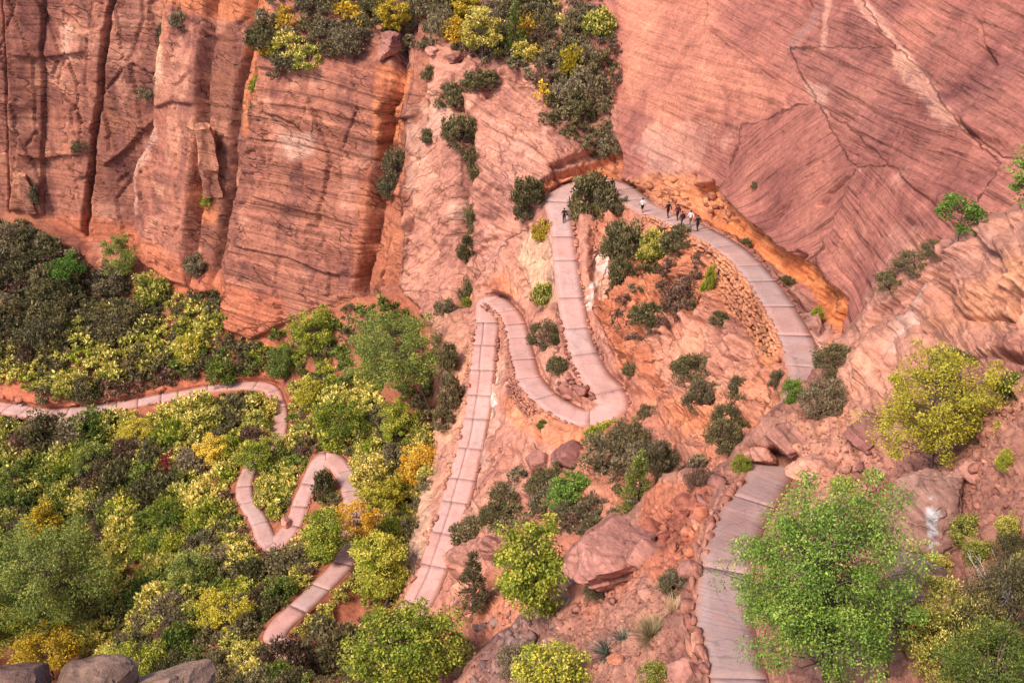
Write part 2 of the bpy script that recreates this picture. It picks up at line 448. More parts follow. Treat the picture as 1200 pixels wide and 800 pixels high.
POLY = {
 'D': [(680, -400), (690, 40), (715, 80), (725, 130), (722, 200), (726, 222), (800, 247), (862, 277), (930, 342), (975, 400), (1005, 440), (1100, 520), (1900, 700), (1900, -400)],
 'C': [(506, -400), (506, 60), (492, 180), (472, 270), (466, 335), (512, 380), (520, 430), (518, 500), (508, 560), (488, 620), (474, 680), (470, 720), (440, 800), (540, 722), (590, 660), (620, 600),
       (660, 550), (700, 516), (744, 486), (745, 465), (703, 380), (690, 300), (688, 240), (726, 222), (722, 200), (725, 130), (715, 80), (690, 40), (680, -400)],
 'A': [(-700, -400), (506, -400), (506, 60), (492, 180), (472, 270), (466, 335), (400, 350), (335, 380), (300, 395), (270, 385), (265, 347), (215, 340), (180, 320), (160, 290), (100, 275), (60, 252), (0, 246), (-700, 240)],
 'B': [(-700, 240), (0, 246), (60, 252), (100, 275), (160, 290), (180, 320), (215, 340), (265, 347), (270, 385), (300, 395), (335, 380), (400, 350), (466, 335), (512, 380), (520, 430), (518, 500), (508, 560),
       (488, 620), (474, 680), (470, 720), (440, 800), (410, 1200), (-700, 1200)],
 'F': [(1900, 200), (1200, 238), (1130, 272), (1060, 312), (1020, 360), (985, 405), (955, 445), (905, 485), (880, 513), (855, 543), (830, 560), (790, 560), (760, 580), (740, 607), (715, 605), (690, 625), (650, 668),
       (630, 710), (590, 745), (560, 765), (535, 800), (500, 1200), (1900, 1200)]}

def axis(lo, hi, inner0, inner1, step):
    a = list(np.arange(inner0, inner1 + step, step))
    s, x = step, inner0
    L = []
    while x > lo:
        s *= 1.07; x -= s; L.append(x)
    R, s, x = [], step, a[-1]
    while x < hi:
        s *= 1.07; x += s; R.append(x)
    return np.array(L[::-1] + a + R)
STEP = 1.6
UX = axis(-420, 1620, -16, 1216, STEP)
VY = axis(-260, 1000, -16, 816, STEP)
U, V = np.meshgrid(UX, VY)
RD = raydir(U, V)

# ragged borders: polygons are tested at noise-shifted pixels
PXn = np.stack([U / 22, V / 22, np.zeros_like(U)], -1)
wu = 4.5 * fbm(PXn, 3, 0.55, 1); wv = 4.5 * fbm(PXn, 3, 0.55, 9)
UW, VW = U + wu, V + wv
lab = np.full(U.shape, 'E', dtype='<U1')
for k in 'DCAB':
    lab[inpoly(UW, VW, POLY[k])] = k
disp = np.zeros(U.shape)
for k in 'ABCDE':
    m = lab == k
    disp[m] = fields[k](U[m], V[m])
def blur(a, n):
    for _ in range(n):
        b = a.copy(); b[1:-1] = (a[:-2] + 2 * a[1:-1] + a[2:]) / 4; a = b
        b = a.copy(); b[:, 1:-1] = (a[:, :-2] + 2 * a[:, 1:-1] + a[:, 2:]) / 4; a = b
    return a
disp = blur(disp, 3)
dispF = fields['F'](U, V)
T0 = 1 / np.clip(disp, 1 / 190, 1 / 40)
TF = 1 / np.clip(dispF, 1 / 90, 1 / 15)
sdF = sdf(UW, VW, POLY['F'])
print('fields done')

# ------------------------------------------------------------------ relief
def crackx(pts):
    pts = np.array(pts, float)
    return lambda v: np.interp(v, pts[:, 1], pts[:, 0])
CLIFF_CRACKS = [
    ([(4, -60), (5, 0), (8, 60), (10, 110), (12, 250)], 1.7, 2.6),
    ([(52, -60), (50, 90), (51, 250)], 1.1, 0.5),
    ([(140, -60), (133, 0), (122, 60), (118, 110), (108, 200), (100, 280)], 1.9, 2.8),
    ([(195, -60), (188, 40), (182, 100), (180, 150), (160, 200), (157, 290)], 1.3, 1.0),
    ([(255, -60), (250, 20), (243, 100), (240, 160), (233, 265), (228, 330)], 1.7, 2.2),
    ([(292, -60), (286, 30), (275, 90), (265, 150), (258, 240), (250, 300)], 1.8, 2.6),
    ([(322, -60), (312, 80), (297, 160), (282, 250), (268, 340)], 1.1, 0.5),
    ([(470, -60), (465, 80), (445, 170), (432, 260), (420, 340)], 2.0, 3.2),
    ([(484, -60), (480, 90), (470, 170), (457, 260), (440, 330)], 1.2, 1.4),
    ([(505, -60), (500, 110), (490, 210), (478, 300)], 1.2, 1.2)]
CLIFF_OFF = [0.0, -0.7, -0.1, 0.5, -1.5, 0.5, 1.4, -1.0, 1.4, 0.8, 0.0]
CLIFF_TILT = [0.0, 0.5, -0.6, 0.6, -0.7, 0.6, -0.4, 0.9, -0.5, 0.4, 0.0]
def relief_base():
    T = T0.copy()
    P = RD * T[..., None]
    isA, isB, isC, isD, isE = [(blur((lab == k).astype(float), 2)) for k in 'ABCDE']
    d = np.zeros_like(T)
    # cliff panels between joints
    cu, cv = U + 1.8 * fbm(np.stack([U / 30, V / 18, U * 0 + 3], -1), 3, 0.6, 21), V
    idx = sum((sstep(-0.9, 0.9, cu - crackx(p)(cv))) * (CLIFF_OFF[k + 1] - CLIFF_OFF[k]) for k, (p, w, dp) in enumerate(CLIFF_CRACKS))
    xs_ = [crackx(p)(cv) for p, w, dp in CLIFF_CRACKS]
    xs_ = [xs_[0] - 60] + xs_ + [xs_[-1] + 40]
    for k, tl in enumerate(CLIFF_TILT):
        fr = (cu - xs_[k]) / (xs_[k + 1] - xs_[k])
        idx = idx + np.where((fr >= 0) & (fr < 1), tl * 2 * (fr - 0.5), 0)
    fadeA = isA * (1 - sstep(290, 345, V) * (U < 260))
    d += fadeA * idx
    for p, w, dp in CLIFF_CRACKS:
        n = 0.65 + 0.5 * n1(V / 25 + w * 7)
        d += isA * n * 2.0 * dp * np.exp(-((cu - crackx(p)(cv)) / (w * 1.05)) ** 2) * (V < 345)
    def on(mask, fn):
        m = mask > 0.01
        d[m] += mask[m] * fn(P[m])
    ids = {}
    def blk(Q, sx, seed, warp=0.35, edge=0.10):
        f1, f2, cid = cells(Q / np.array(sx) + warp * fbm(Q / (np.array(sx) * 1.1), 2, 0.5, seed)[..., None], seed)
        return (cid - 0.5) * sstep(0.0, edge, f2 - f1)
    def ridg(Q, sc, oct, seed): return 1 - 2 * np.abs(fbm(Q / sc, oct, 0.55, seed))
    def flat_blocks(Q):
        # flat joint faces: tall plates, some spalled, each with a crisp edge
        w = np.stack([Q[:, 0] * 0.24 + 0.02 * Q[:, 2], Q[:, 2] * 0.075, np.full(len(Q), 0.5)], -1) + 0.05 * fbm(Q / 2.5, 3, 0.6, 5)[:, None]
        f1, f2, c1 = cells(w, 3); c1 = np.where(f2 - f1 < 0.02, c1 + 0.5, c1)
        w2 = np.stack([Q[:, 0] * 0.5, Q[:, 2] * 0.28, np.full(len(Q), 0.5)], -1) + 0.12 * fbm(Q / 1.4, 3, 0.6, 6)[:, None]
        g1, g2, c2 = cells(w2, 9)
        spall = sstep(0.62, 0.66, c2) * sstep(0.0, 0.3, fbm(Q / 9, 2, 0.5, 7))
        return 0.6 * (c1 - 0.5) + 0.4 * spall + 0.10 * fbm(Q / np.array([3, 3, 9.0]), 3, 0.5, 5)
    # cliff: blocky spalls and long flutes
    on(isA, lambda Q: flat_blocks(Q))
    # ridge: rounded slickrock with hollows and broken ribs
    on(isC, lambda Q: 1.3 * fbm(Q / 9, 5, 0.55, 6) - 0.7 * ridg(Q, 4.0, 4, 7) + 0.35 * blk(Q, (1.6, 1.6, 1.0), 25, 0.2, 0.05) + 1.0 * blk(Q, (3.4, 3.4, 2.2), 15, 0.2, 0.05) * sstep(-0.25, 0.1, fbm(Q / 7, 2, 0.5, 14)))
    # big slab: smooth, broad swells
    on(isD, lambda Q: 1.5 * fbm(Q / 15, 3, 0.5, 8) + 0.10 * fbm(Q / 1.8, 3, 0.55, 9) + 0.35 * blk(Q, (6, 6, 3), 19) * sstep(0.0, 0.3, fbm(Q / 11, 2, 0.5, 18)))
    # hillside and gully
    on(isB, lambda Q: 0.9 * fbm(Q / 5, 4, 0.55, 10))
    on(isE, lambda Q: 1.4 * fbm(Q / 6, 4, 0.55, 11) - 0.6 * ridg(Q, 3.0, 3, 17) + 1.5 * blk(Q, (2.8, 2.8, 1.8), 5, 0.2, 0.05) + 0.5 * blk(Q, (1.2, 1.2, 0.8), 6, 0.2, 0.06))
    gid = np.full(U.shape, 0.5); eid = np.full(U.shape, 0.5)
    m = inpoly(U, V, [(700, 180), (880, 180), (880, 290), (700, 290)])
    gid[m] = 0.5 + blk(P[m], (0.9, 0.9, 0.7), 21); eid[m] = 0.5 + blk(P[m], (2.0, 2.0, 1.4), 22)
    return T, P, d, (isA, isB, isC, isD, isE), (gid, eid)
T, P0, dd, (isA, isB, isC, isD, isE), (gid, eid) = relief_base()

def groove(d, pts, w, depth, mask=1.0, jag=2.5, seed=0):
    q = np.array(pts); lo = q.min(0) - 12 * w - 5; hi = q.max(0) + 12 * w + 5
    iy = slice(np.searchsorted(VY, lo[1]), np.searchsorted(VY, hi[1])); ix = slice(np.searchsorted(UX, lo[0]), np.searchsorted(UX, hi[0]))
    uu, vv = U[iy, ix], V[iy, ix]
    ju = uu + jag * fbm(np.stack([uu / 14, vv / 14, uu * 0 + seed], -1), 3, 0.6, 31)
    g = depth * np.exp(-(seg_dist(ju, vv, pts) / w) ** 2)
    d[iy, ix] += g * (mask[iy, ix] if not np.isscalar(mask) else mask)
def zone(poly, soft, jag=5.0, seed=0, scale=14):
    q = np.array(poly); lo = q.min(0) - soft - jag - 4; hi = q.max(0) + soft + jag + 4
    iy = slice(np.searchsorted(VY, lo[1]), np.searchsorted(VY, hi[1])); ix = slice(np.searchsorted(UX, lo[0]), np.searchsorted(UX, hi[0]))
    out = np.zeros(U.shape)
    uu, vv = U[iy, ix], V[iy, ix]
    if uu.size == 0: return out
    nz = jag * fbm(np.stack([uu / scale, vv / scale, uu * 0 + seed], -1), 3, 0.6, 41 + seed)
    out[iy, ix] = 1 - sstep(-soft, soft, sdf(uu, vv, poly) + nz)
    return out
def ledge(d, pts, step, reach, side=1):
    """ground on one side of the polyline stands 'step' metres nearer, fading over 'reach' pixels"""
    q = np.array(pts, float); lo = q.min(0) - reach - 8; hi = q.max(0) + reach + 8
    iy = slice(np.searchsorted(VY, lo[1]), np.searchsorted(VY, hi[1])); ix = slice(np.searchsorted(UX, lo[0]), np.searchsorted(UX, hi[0]))
    u = U[iy, ix] + 2 * fbm(np.stack([U[iy, ix] / 12, V[iy, ix] / 12, U[iy, ix] * 0], -1), 3, 0.6, 51); v = V[iy, ix]
    dist = seg_dist(u, v, pts)
    dirv = q[-1] - q[0]
    best = np.full(u.shape, 1e9); sg = np.zeros(u.shape)
    for a, b in zip(q[:-1], q[1:]):
        e = b - a; w = np.clip(((u - a[0]) * e[0] + (v - a[1]) * e[1]) / (e @ e), 0, 1)
        dq = np.hypot(u - a[0] - w * e[0], v - a[1] - w * e[1])
        s = e[0] * (v - a[1]) - e[1] * (u - a[0])
        m = dq < best; best = np.where(m, dq, best); sg = np.where(m, np.sign(s), sg)
    along = ((u - q[0, 0]) * dirv[0] + (v - q[0, 1]) * dirv[1]) / (dirv @ dirv)
    ends = sstep(-0.02, 0.12, along) * (1 - sstep(0.88, 1.02, along))
    sm = sstep(-1.5, 1.5, dist * sg * side)
    d[iy, ix] -= step * sm * np.exp(-dist / reach) * ends
def bedstep(b, seed=0):
    i = np.floor(b); f = b - i
    z = np.zeros_like(i, dtype=np.int64)
    a = _hash(i.astype(np.int64) + seed, z + 3, z); c = _hash(i.astype(np.int64) + 1 + seed, z + 3, z)
    return a + (c - a) * sstep(0.80, 1.0, f) - 0.5
for pl, st_, rc_, sd_ in [([(156, 292), (172, 312), (212, 332), (256, 344)], 1.6, 34, -1), ([(14, 62), (48, 68), (104, 60)], 0.7, 26, -1), ([(60, 128), (86, 150), (116, 140)], 0.6, 24, 1), ([(120, 196), (146, 176), (178, 140)], 0.9, 26, -1),
        ([(184, 126), (210, 118), (240, 122)], 0.7, 24, -1), ([(160, 206), (190, 196), (236, 204)], 0.6, 22, 1), ([(20, 176), (50, 186), (104, 178)], 0.6, 22, -1), ([(300, 226), (360, 246), (430, 268)], 0.5, 20, -1),
        ([(280, 286), (340, 300), (410, 330)], 0.8, 20, -1), ([(318, 120), (380, 128), (446, 150)], 0.45, 22, -1), ([(74, 30), (100, 38), (124, 30)], 0.6, 18, 1), ([(278, 352), (300, 348), (336, 352)], 0.8, 18, 1), ([(440, 130), (462, 140), (486, 136)], 0.9, 18, -1), ([(430, 235), (452, 226), (474, 232)], 0.9, 18, -1)]:
    ledge(dd, pl, st_, rc_, sd_)
# ridge joints and ledges
groove(dd, [(528, 108), (545, 140), (552, 180), (546, 240), (543, 300), (538, 350)], 7, 1.8, seed=2)
groove(dd, [(575, 120), (620, 165), (665, 225)], 1.6, 0.5, seed=3)
groove(dd, [(560, 112), (640, 185), (690, 215)], 1.4, 0.4, seed=4)
groove(dd, [(500, 120), (488, 200), (478, 270), (470, 330)], 2.0, 1.6, seed=5)
groove(dd, [(618, 260), (605, 300), (622, 350)], 2.0, 0.7, seed=6)
groove(dd, [(575, 470), (568, 540), (545, 620)], 2.2, 0.7, seed=7)
groove(dd, [(612, 560), (630, 535), (640, 500)], 2.2, 1.2, seed=8)
ledge(dd, [(548, 112), (590, 130), (640, 165), (700, 185)], 1.2, 30, 1)
ledge(dd, [(640, 200), (680, 185), (724, 165)], -1.6, 16, 1)
alc = zone([(636, 222), (650, 205), (690, 195), (724, 178), (724, 215), (690, 225)], 3, 3, 1)
dd += alc * (1.3 + 0.5 * n1(V / 3.2, 3))
# big slab scars
ledge(dd, [(828, 32), (862, 55), (888, 72), (912, 98), (934, 114)], 1.0, 40, 1)
ledge(dd, [(1000, -20), (1022, 20), (1052, 62), (1090, 108), (1128, 156), (1160, 180)], 0.9, 26, 1)
ledge(dd, [(1128, 140), (1150, 165), (1190, 182)], 0.8, 30, -1)
groove(dd, [(1000, 182), (992, 205), (972, 222), (958, 240)], 1.5, 1.2, seed=9)
groove(dd, [(942, -5), (950, 10), (935, 30)], 3.0, 1.0, seed=10)
groove(dd, [(1150, 10), (1152, 50), (1170, 80)], 1.6, 0.6, seed=11)
groove(dd, [(900, 280), (935, 230), (965, 190)], 1.2, 0.35, seed=12)
groove(dd, [(960, 320), (1000, 250), (1060, 150)], 1.2, 0.25, seed=13)
ob = [(806, 226), (838, 214), (866, 240), (900, 270), (935, 302), (966, 318), (988, 352), (984, 398), (960, 372), (935, 336), (890, 298), (850, 268), (815, 252)]
orange_band = zone(ob, 2.2, 4, 2)
dd += orange_band * (0.9 + 0.55 * n1((U + V) / 9, 5) + 0.6 * fbm(P0 / 1.5, 3, 0.6, 61))
ledge(dd, [(838, 212), (880, 250), (932, 298), (966, 315), (990, 348)], 1.3, 14, -1)
groove(dd, [(940, 300), (948, 304)], 4.0, 2.2, seed=14)
rub = zone([(728, 218), (770, 205), (815, 205), (850, 222), (862, 262), (820, 252), (770, 238)], 3, 5, 3)
dd += rub * 1.3 * (eid - 0.5) + rub * 0.6 * (gid - 0.5)
wall_drop = zone([(832, 296), (866, 312), (902, 372), (916, 425), (896, 425), (868, 385), (838, 352)], 4, 3, 8)
dd += wall_drop * 3.2
for k_, (pl, st_, rc_) in enumerate([([(700, 372), (740, 352), (790, 338), (828, 322)], 1.4, 12), ([(716, 402), (750, 390), (800, 378)], 1.2, 12), ([(738, 428), (770, 420), (800, 405)], 1.0, 10),
        ([(690, 345), (705, 335), (740, 318)], 1.0, 10), ([(772, 478), (800, 468), (842, 462)], 1.2, 12), ([(785, 505), (815, 492), (850, 498)], 1.2, 12), ([(760, 452), (790, 440), (806, 418)], 1.0, 12), ([(840, 400), (852, 440), (846, 480)], 1.3, 14), ([(872, 420), (880, 460), (872, 500)], 1.1, 12)]):
    ledge(dd, pl, st_, rc_, -1)
red_e = zone([(715, 300), (830, 300), (835, 345), (805, 405), (760, 440), (735, 430), (705, 360)], 5, 6, 4)
rm_ = red_e > 0.01
_f1, _f2, _c = cells(P0[rm_] / np.array([1.3, 1.3, 0.6]) + 0.2 * fbm(P0[rm_], 2, 0.5, 63)[:, None], 31)
dd[rm_] += red_e[rm_] * 0.7 * (_c - 0.5)
dd += red_e * 1.2 * bedstep(P0[..., 2] * 0.75 + 0.25 * P0[..., 0] + 0.5 * fbm(P0 / 3, 2, 0.5, 62), 6)

# ------------------------------------------------------------------ bedding coordinate
BED = np.zeros(U.shape); LAM = np.zeros(U.shape)
def surf_n(Tm):
    Pm = RD * Tm[..., None]
    du = np.zeros_like(Pm); dv = np.zeros_like(Pm)
    du[:, 1:-1] = Pm[:, 2:] - Pm[:, :-2]; dv[1:-1] = Pm[2:] - Pm[:-2]
    n = np.cross(du, dv); n /= np.linalg.norm(n, axis=-1)[..., None] + 1e-9
    return n
def bed_zone(poly, ang, lam, Tm, soft=8):
    c = np.array(poly, float).mean(0)
    iy, ix = np.argmin(abs(VY - c[1])), np.argmin(abs(UX - c[0]))
    a = math.radians(ang); e = np.array([math.cos(a), math.sin(a)]) * 30
    def pt(u, v): return RD[np.argmin(abs(VY - v)), np.argmin(abs(UX - u))] * Tm[np.argmin(abs(VY - v)), np.argmin(abs(UX - u))]
    l = pt(*(c + e)) - pt(*(c - e))
    px = pt(c[0] + 20, c[1]) - pt(c[0] - 20, c[1]); py = pt(c[0], c[1] + 20) - pt(c[0], c[1] - 20)
    n = np.cross(l, np.cross(px, py)); n /= np.linalg.norm(n)
    w = zone(poly, soft * 0.4, 5, 5)
    m = w > 0.5
    Pm = RD[m] * Tm[m][:, None]
    BED[m] = Pm @ n + 0.28 * fbm(Pm / 11, 2, 0.5, 71)
    LAM[m] = lam
WARM = np.array([1.03, 1.0, 0.92])
BIG = [(-800, -400), (1900, -400), (1900, 1200), (-800, 1200)]
Ts = T0
BED[:] = P0[..., 2] + 0.1 * P0[..., 0]; LAM[:] = 0.45
bed_zone([(-700, -300), (310, -300), (270, 390), (-700, 300)], 4, 0.38, Ts)
bed_zone([(310, -300), (480, -300), (470, 90), (420, 350), (270, 390)], 14, 0.9, Ts)
bed_zone([(470, 110), (545, 110), (540, 340), (470, 340)], -55, 0.5, Ts)
bed_zone([(545, 100), (725, 100), (725, 210), (640, 240), (560, 330)], 36, 0.8, Ts)
bed_zone([(560, 330), (640, 240), (660, 400), (600, 600), (480, 700), (520, 380)], -62, 0.6, Ts)
bed_zone([(690, -300), (1900, -300), (1900, 500), (1000, 440), (720, 220)], 19, 0.9, Ts)
bed_zone([(690, -300), (830, -300), (830, 30), (930, 115), (860, 230), (720, 220)], 10, 0.6, Ts)
bed_zone([(1000, -300), (1900, -300), (1900, 260), (1180, 190), (1128, 150), (1052, 62), (1000, -20)], 22, 1.0, Ts)
bed_zone([(850, 235), (880, 150), (960, 120), (1000, 200), (960, 320)], -42, 0.9, Ts)
bed_zone([(1000, 195), (1060, 190), (1200, 280), (1000, 420), (950, 320)], 50, 0.95, Ts)
bed_zone([(1060, 60), (1128, 150), (1180, 200), (1140, 280), (1040, 190), (960, 120), (930, 60)], 24, 1.0, Ts)
bed_zone([(715, 290), (835, 300), (800, 410), (750, 450), (700, 370)], -24, 0.9, Ts)
bed_zone([(790, 350), (900, 350), (900, 520), (780, 520)], 70, 0.55, Ts)
dd *= 1 - 0.8 * zone([(700, 285), (722, 285), (722, 340), (690, 372), (676, 368)], 4, 2, 7)
# bedding also stands out as thin ledges
rel = bedstep(BED * 0.9, 8) * 0.8 + bedstep(BED * 2.3, 9) * 0.45
dd += (isA + isC + isD + isE) * LAM * (0.35 + 0.25 * isE + 0.15 * isA) * rel

# ------------------------------------------------------------------ surface colours (rock and soil colours, plus painted bounce glow on the undercut band)
TINT = np.zeros(U.shape + (3,))
for m, c in ((isA, (0.35, 0.145, 0.105)), (isB, (0.36, 0.135, 0.085)), (isC, (0.48, 0.22, 0.165)), (isD, (0.37, 0.148, 0.122)), (isE, (0.50, 0.205, 0.138))):
    TINT += m[..., None] * np.array(c)
PANEL = [1.0, 0.88, 1.08, 0.84, 1.12, 0.74, 0.72, 1.06, 0.70, 0.92, 1.0]
_pi = sum((U > crackx(p)(V)).astype(int) for p, w, dp in CLIFF_CRACKS)
TINT *= (1 + isA * (np.array(PANEL)[_pi] - 1))[..., None]
def paint(poly, c, strength=1.0, soft=5, jag=6, seed=0, pat=None):
    global TINT
    w = zone(poly, soft, jag, seed) * strength
    if pat is not None: w = w * pat
    TINT = TINT * (1 - w[..., None]) + w[..., None] * np.array(c)
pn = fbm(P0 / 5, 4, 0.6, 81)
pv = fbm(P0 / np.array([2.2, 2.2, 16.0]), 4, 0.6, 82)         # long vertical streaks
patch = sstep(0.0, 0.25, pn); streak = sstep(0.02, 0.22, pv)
ORANGE, PALE, DARK, PINK, CREAM = (0.58, 0.21, 0.105), (0.62, 0.38, 0.30), (0.24, 0.105, 0.09), (0.56, 0.26, 0.20), (0.66, 0.44, 0.30)
# left cliff: varnish sheets, fresh orange scars, pale dust on ledges
paint([(-700, -300), (500, -300), (465, 340), (-700, 260)], (0.20, 0.085, 0.075), 0.62, 8, 6, 1, streak)
paint([(-700, -300), (500, -300), (465, 340), (-700, 260)], (0.58, 0.28, 0.20), 0.6, 8, 6, 2, sstep(0.12, 0.35, -pn))
paint([(190, 0), (300, -20), (330, 20), (250, 26)], ORANGE, 0.8, 5, 6, 3)
paint([(50, 255), (100, 280), (160, 300), (180, 330), (270, 390), (340, 380), (335, 350), (270, 330), (170, 270), (100, 250)], (0.50, 0.17, 0.10), 0.8, 6, 6, 4)
paint([(280, 50), (305, 50), (300, 150), (275, 160)], ORANGE, 0.7, 4, 4, 5)
paint([(234, 215), (250, 215), (250, 262), (234, 262)], ORANGE, 0.8, 3, 3, 6)
paint([(440, 80), (478, 75), (455, 190), (440, 190)], ORANGE, 0.85, 4, 4, 7)
paint([(425, 200), (475, 190), (465, 335), (410, 340)], (0.42, 0.15, 0.09), 0.8, 5, 5, 8)
paint([(70, 30), (86, 30), (84, 70), (72, 72)], (0.56, 0.33, 0.27), 0.7, 3, 3, 9)
paint([(335, 155), (372, 155), (372, 180), (345, 188)], PALE, 0.7, 4, 4, 10)
paint([(180, 60), (192, 50), (200, 90), (188, 125)], CREAM, 0.6, 4, 5, 11)
paint([(165, 165), (185, 140), (188, 160), (168, 200), (165, 250), (158, 250)], PALE, 0.6, 3, 4, 12)
# ridge
paint([(470, 120), (540, 120), (545, 300), (475, 340)], PALE, 0.55, 6, 6, 13, patch)
paint([(560, 120), (640, 160), (700, 200), (640, 240), (570, 330), (548, 250)], (0.45, 0.215, 0.175), 0.6, 6, 8, 14, patch)
paint([(610, 270), (650, 270), (655, 360), (625, 350)], CREAM, 0.55, 6, 6, 15)
paint([(636, 222), (650, 203), (690, 193), (726, 165), (724, 218), (690, 226)], ORANGE, 0.75, 3, 4, 16)
paint([(570, 335), (600, 322), (612, 345), (592, 352)], ORANGE, 0.6, 4, 3, 17)
paint([(590, 470), (625, 462), (720, 500), (742, 490), (735, 515), (690, 560), (655, 530), (610, 505)], ORANGE, 0.6, 4, 5, 18)
paint([(578, 415), (590, 415), (588, 500), (560, 620), (552, 620), (572, 520)], (0.60, 0.36, 0.28), 0.7, 3, 4, 19)
paint([(575, 465), (583, 440), (586, 475), (580, 490)], (0.80, 0.68, 0.62), 0.9, 1.6, 3, 20)
paint([(480, 600), (500, 540), (515, 520), (505, 620), (480, 690), (470, 690)], CREAM, 0.7, 3, 4, 21)
paint([(500, 380), (545, 350), (548, 420), (530, 640), (510, 600)], (0.55, 0.29, 0.20), 0.5, 5, 5, 22)
# big slab: smooth salmon bowl, varnish curtains, pale scars
paint([(728, -60), (830, -60), (835, 35), (925, 115), (905, 140), (790, 150), (728, 120)], (0.52, 0.215, 0.155), 0.8, 8, 8, 23)
paint([(725, 120), (800, 130), (870, 160), (860, 200), (800, 215), (728, 215)], (0.56, 0.29, 0.22), 0.6, 8, 8, 24, patch)
paint([(735, 150), (790, 160), (800, 200), (760, 212), (735, 205)], (0.40, 0.21, 0.185), 0.6, 6, 8, 25, patch)
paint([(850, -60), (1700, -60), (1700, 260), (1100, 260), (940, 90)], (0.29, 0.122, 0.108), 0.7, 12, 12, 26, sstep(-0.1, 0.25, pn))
paint([(1000, -10), (1020, 0), (1060, 55), (1095, 100), (1135, 158), (1118, 160), (1080, 118), (1048, 80), (1055, 60), (1020, 25)], (0.64, 0.35, 0.27), 0.8, 3, 5, 27)
paint([(968, -10), (976, -10), (976, 65), (970, 65)], (0.60, 0.32, 0.25), 0.7, 2, 3, 28)
paint([(925, 60), (958, 10), (968, 20), (935, 62)], (0.30, 0.16, 0.15), 0.7, 3, 4, 29)
paint([(950, 100), (975, 105), (970, 130), (955, 120)], PALE, 0.5, 4, 4, 30)
paint([(1000, 200), (1080, 200), (1100, 300), (1000, 380)], (0.56, 0.28, 0.22), 0.5, 10, 10, 31, patch)
paint(ob, (0.66, 0.235, 0.095), 0.92, 2.2, 4, 32)  # glow of bounced light under the lip, painted into the rock colour
paint([(728, 218), (770, 205), (815, 205), (850, 222), (862, 262), (820, 252), (770, 238)], (0.55, 0.235, 0.13), 0.8, 4, 5, 33)
paint([(865, 275), (930, 335), (975, 395), (960, 410), (925, 372), (880, 300)], (0.52, 0.29, 0.235), 0.8, 4, 4, 34)
# gully
paint([(715, 300), (830, 290), (835, 345), (805, 405), (770, 450), (735, 440), (700, 360)], (0.50, 0.175, 0.095), 0.8, 5, 6, 35)
paint([(690, 300), (722, 290), (715, 350), (690, 362)], (0.60, 0.34, 0.27), 0.7, 4, 5, 36)
paint([(703, 298), (713, 292), (716, 312), (703, 330), (690, 361), (682, 363), (688, 340)], (0.74, 0.62, 0.56), 0.85, 2.5, 6, 37, sstep(-0.25, 0.1, fbm(P0 / np.array([0.7, 0.7, 3.0]), 3, 0.6, 83)))
paint([(838, 300), (868, 318), (905, 380), (912, 440), (880, 400), (840, 360)], (0.60, 0.23, 0.10), 0.8, 4, 4, 38)
paint([(760, 380), (900, 360), (880, 470), (790, 470)], (0.56, 0.265, 0.195), 0.7, 8, 8, 39)
paint([(780, 470), (850, 480), (840, 525), (800, 520)], ORANGE, 0.6, 4, 6, 40)
paint([(730, 495), (820, 520), (830, 560), (740, 560)], (0.42, 0.20, 0.155), 0.7, 8, 6, 41)
# hillside soil
paint([(0, 440), (60, 450), (200, 445), (320, 430), (325, 460), (200, 460), (60, 478), (0, 470)], (0.50, 0.17, 0.10), 0.8, 5, 5, 42)
paint([(270, 385), (335, 385), (330, 440), (290, 440)], (0.52, 0.17, 0.10), 0.8, 5, 5, 43)
paint([(0, 250), (60, 255), (70, 330), (0, 360)], (0.33, 0.15, 0.10), 0.6, 8, 8, 44)

# ------------------------------------------------------------------ near slope F
PF = RD * TF[..., None]
mF = sdF < 14
def onF(fn):
    out = np.zeros(U.shape); out[mF] = fn(PF[mF]); return out
slab_w = zone([(985, 405), (1060, 312), (1130, 272), (1200, 238), (1700, 200), (1700, 520), (1200, 420), (1120, 410), (1060, 480), (1000, 470)], 6, 6, 6)
rubble_w = 1 - slab_w
def blkF(Q, sx, seed):
    f1, f2, cid = cells(Q / np.array(sx) + 0.3 * fbm(Q / np.array(sx), 2, 0.5, seed)[..., None], seed)
    return (cid - 0.5) * sstep(0, 0.12, f2 - f1)
ddF = onF(lambda Q: 0.8 * fbm(Q / 5, 4, 0.55, 91) + 0.12 * fbm(Q / 0.9, 3, 0.6, 92))
ddF += rubble_w * onF(lambda Q: 0.5 * blkF(Q, (1.6, 1.6, 1.0), 11) + 0.3 * blkF(Q, (0.6, 0.6, 0.4), 13) - 0.25 * np.abs(fbm(Q / 2, 3, 0.55, 96)))
ddF += slab_w * onF(lambda Q: 0.8 * blkF(Q, (3.2, 3.2, 1.4), 14) + 0.4 * blkF(Q, (1.3, 1.3, 0.7), 16))
BEDF = PF[..., 2] * 0.8 + 0.55 * PF[..., 0] + 0.15 * onF(lambda Q: fbm(Q / 3, 2, 0.5, 94))
LAMF = 0.5 + 0.3 * slab_w
ddF += 0.30 * bedstep(BEDF * 1.5, 12) * (0.3 + 0.7 * slab_w) + 0.10 * bedstep(BEDF * 4.0, 13)
ddFx = np.zeros_like(ddF)
ledge(ddFx, [(1000, 470), (1050, 400), (1100, 345), (1130, 310), (1160, 270)], 0.7, 20, -1)
ledge(ddFx, [(1030, 372), (1080, 330), (1120, 290)], -0.7, 12, 1)
groove(ddFx, [(1030, 385), (1052, 365), (1070, 345)], 2.0, 0.8, seed=20)
groove(ddFx, [(1120, 370), (1160, 368), (1180, 372)], 2.0, 0.5, seed=21)
groove(ddFx, [(1178, 380), (1180, 350), (1200, 310)], 1.5, 0.6, seed=22)
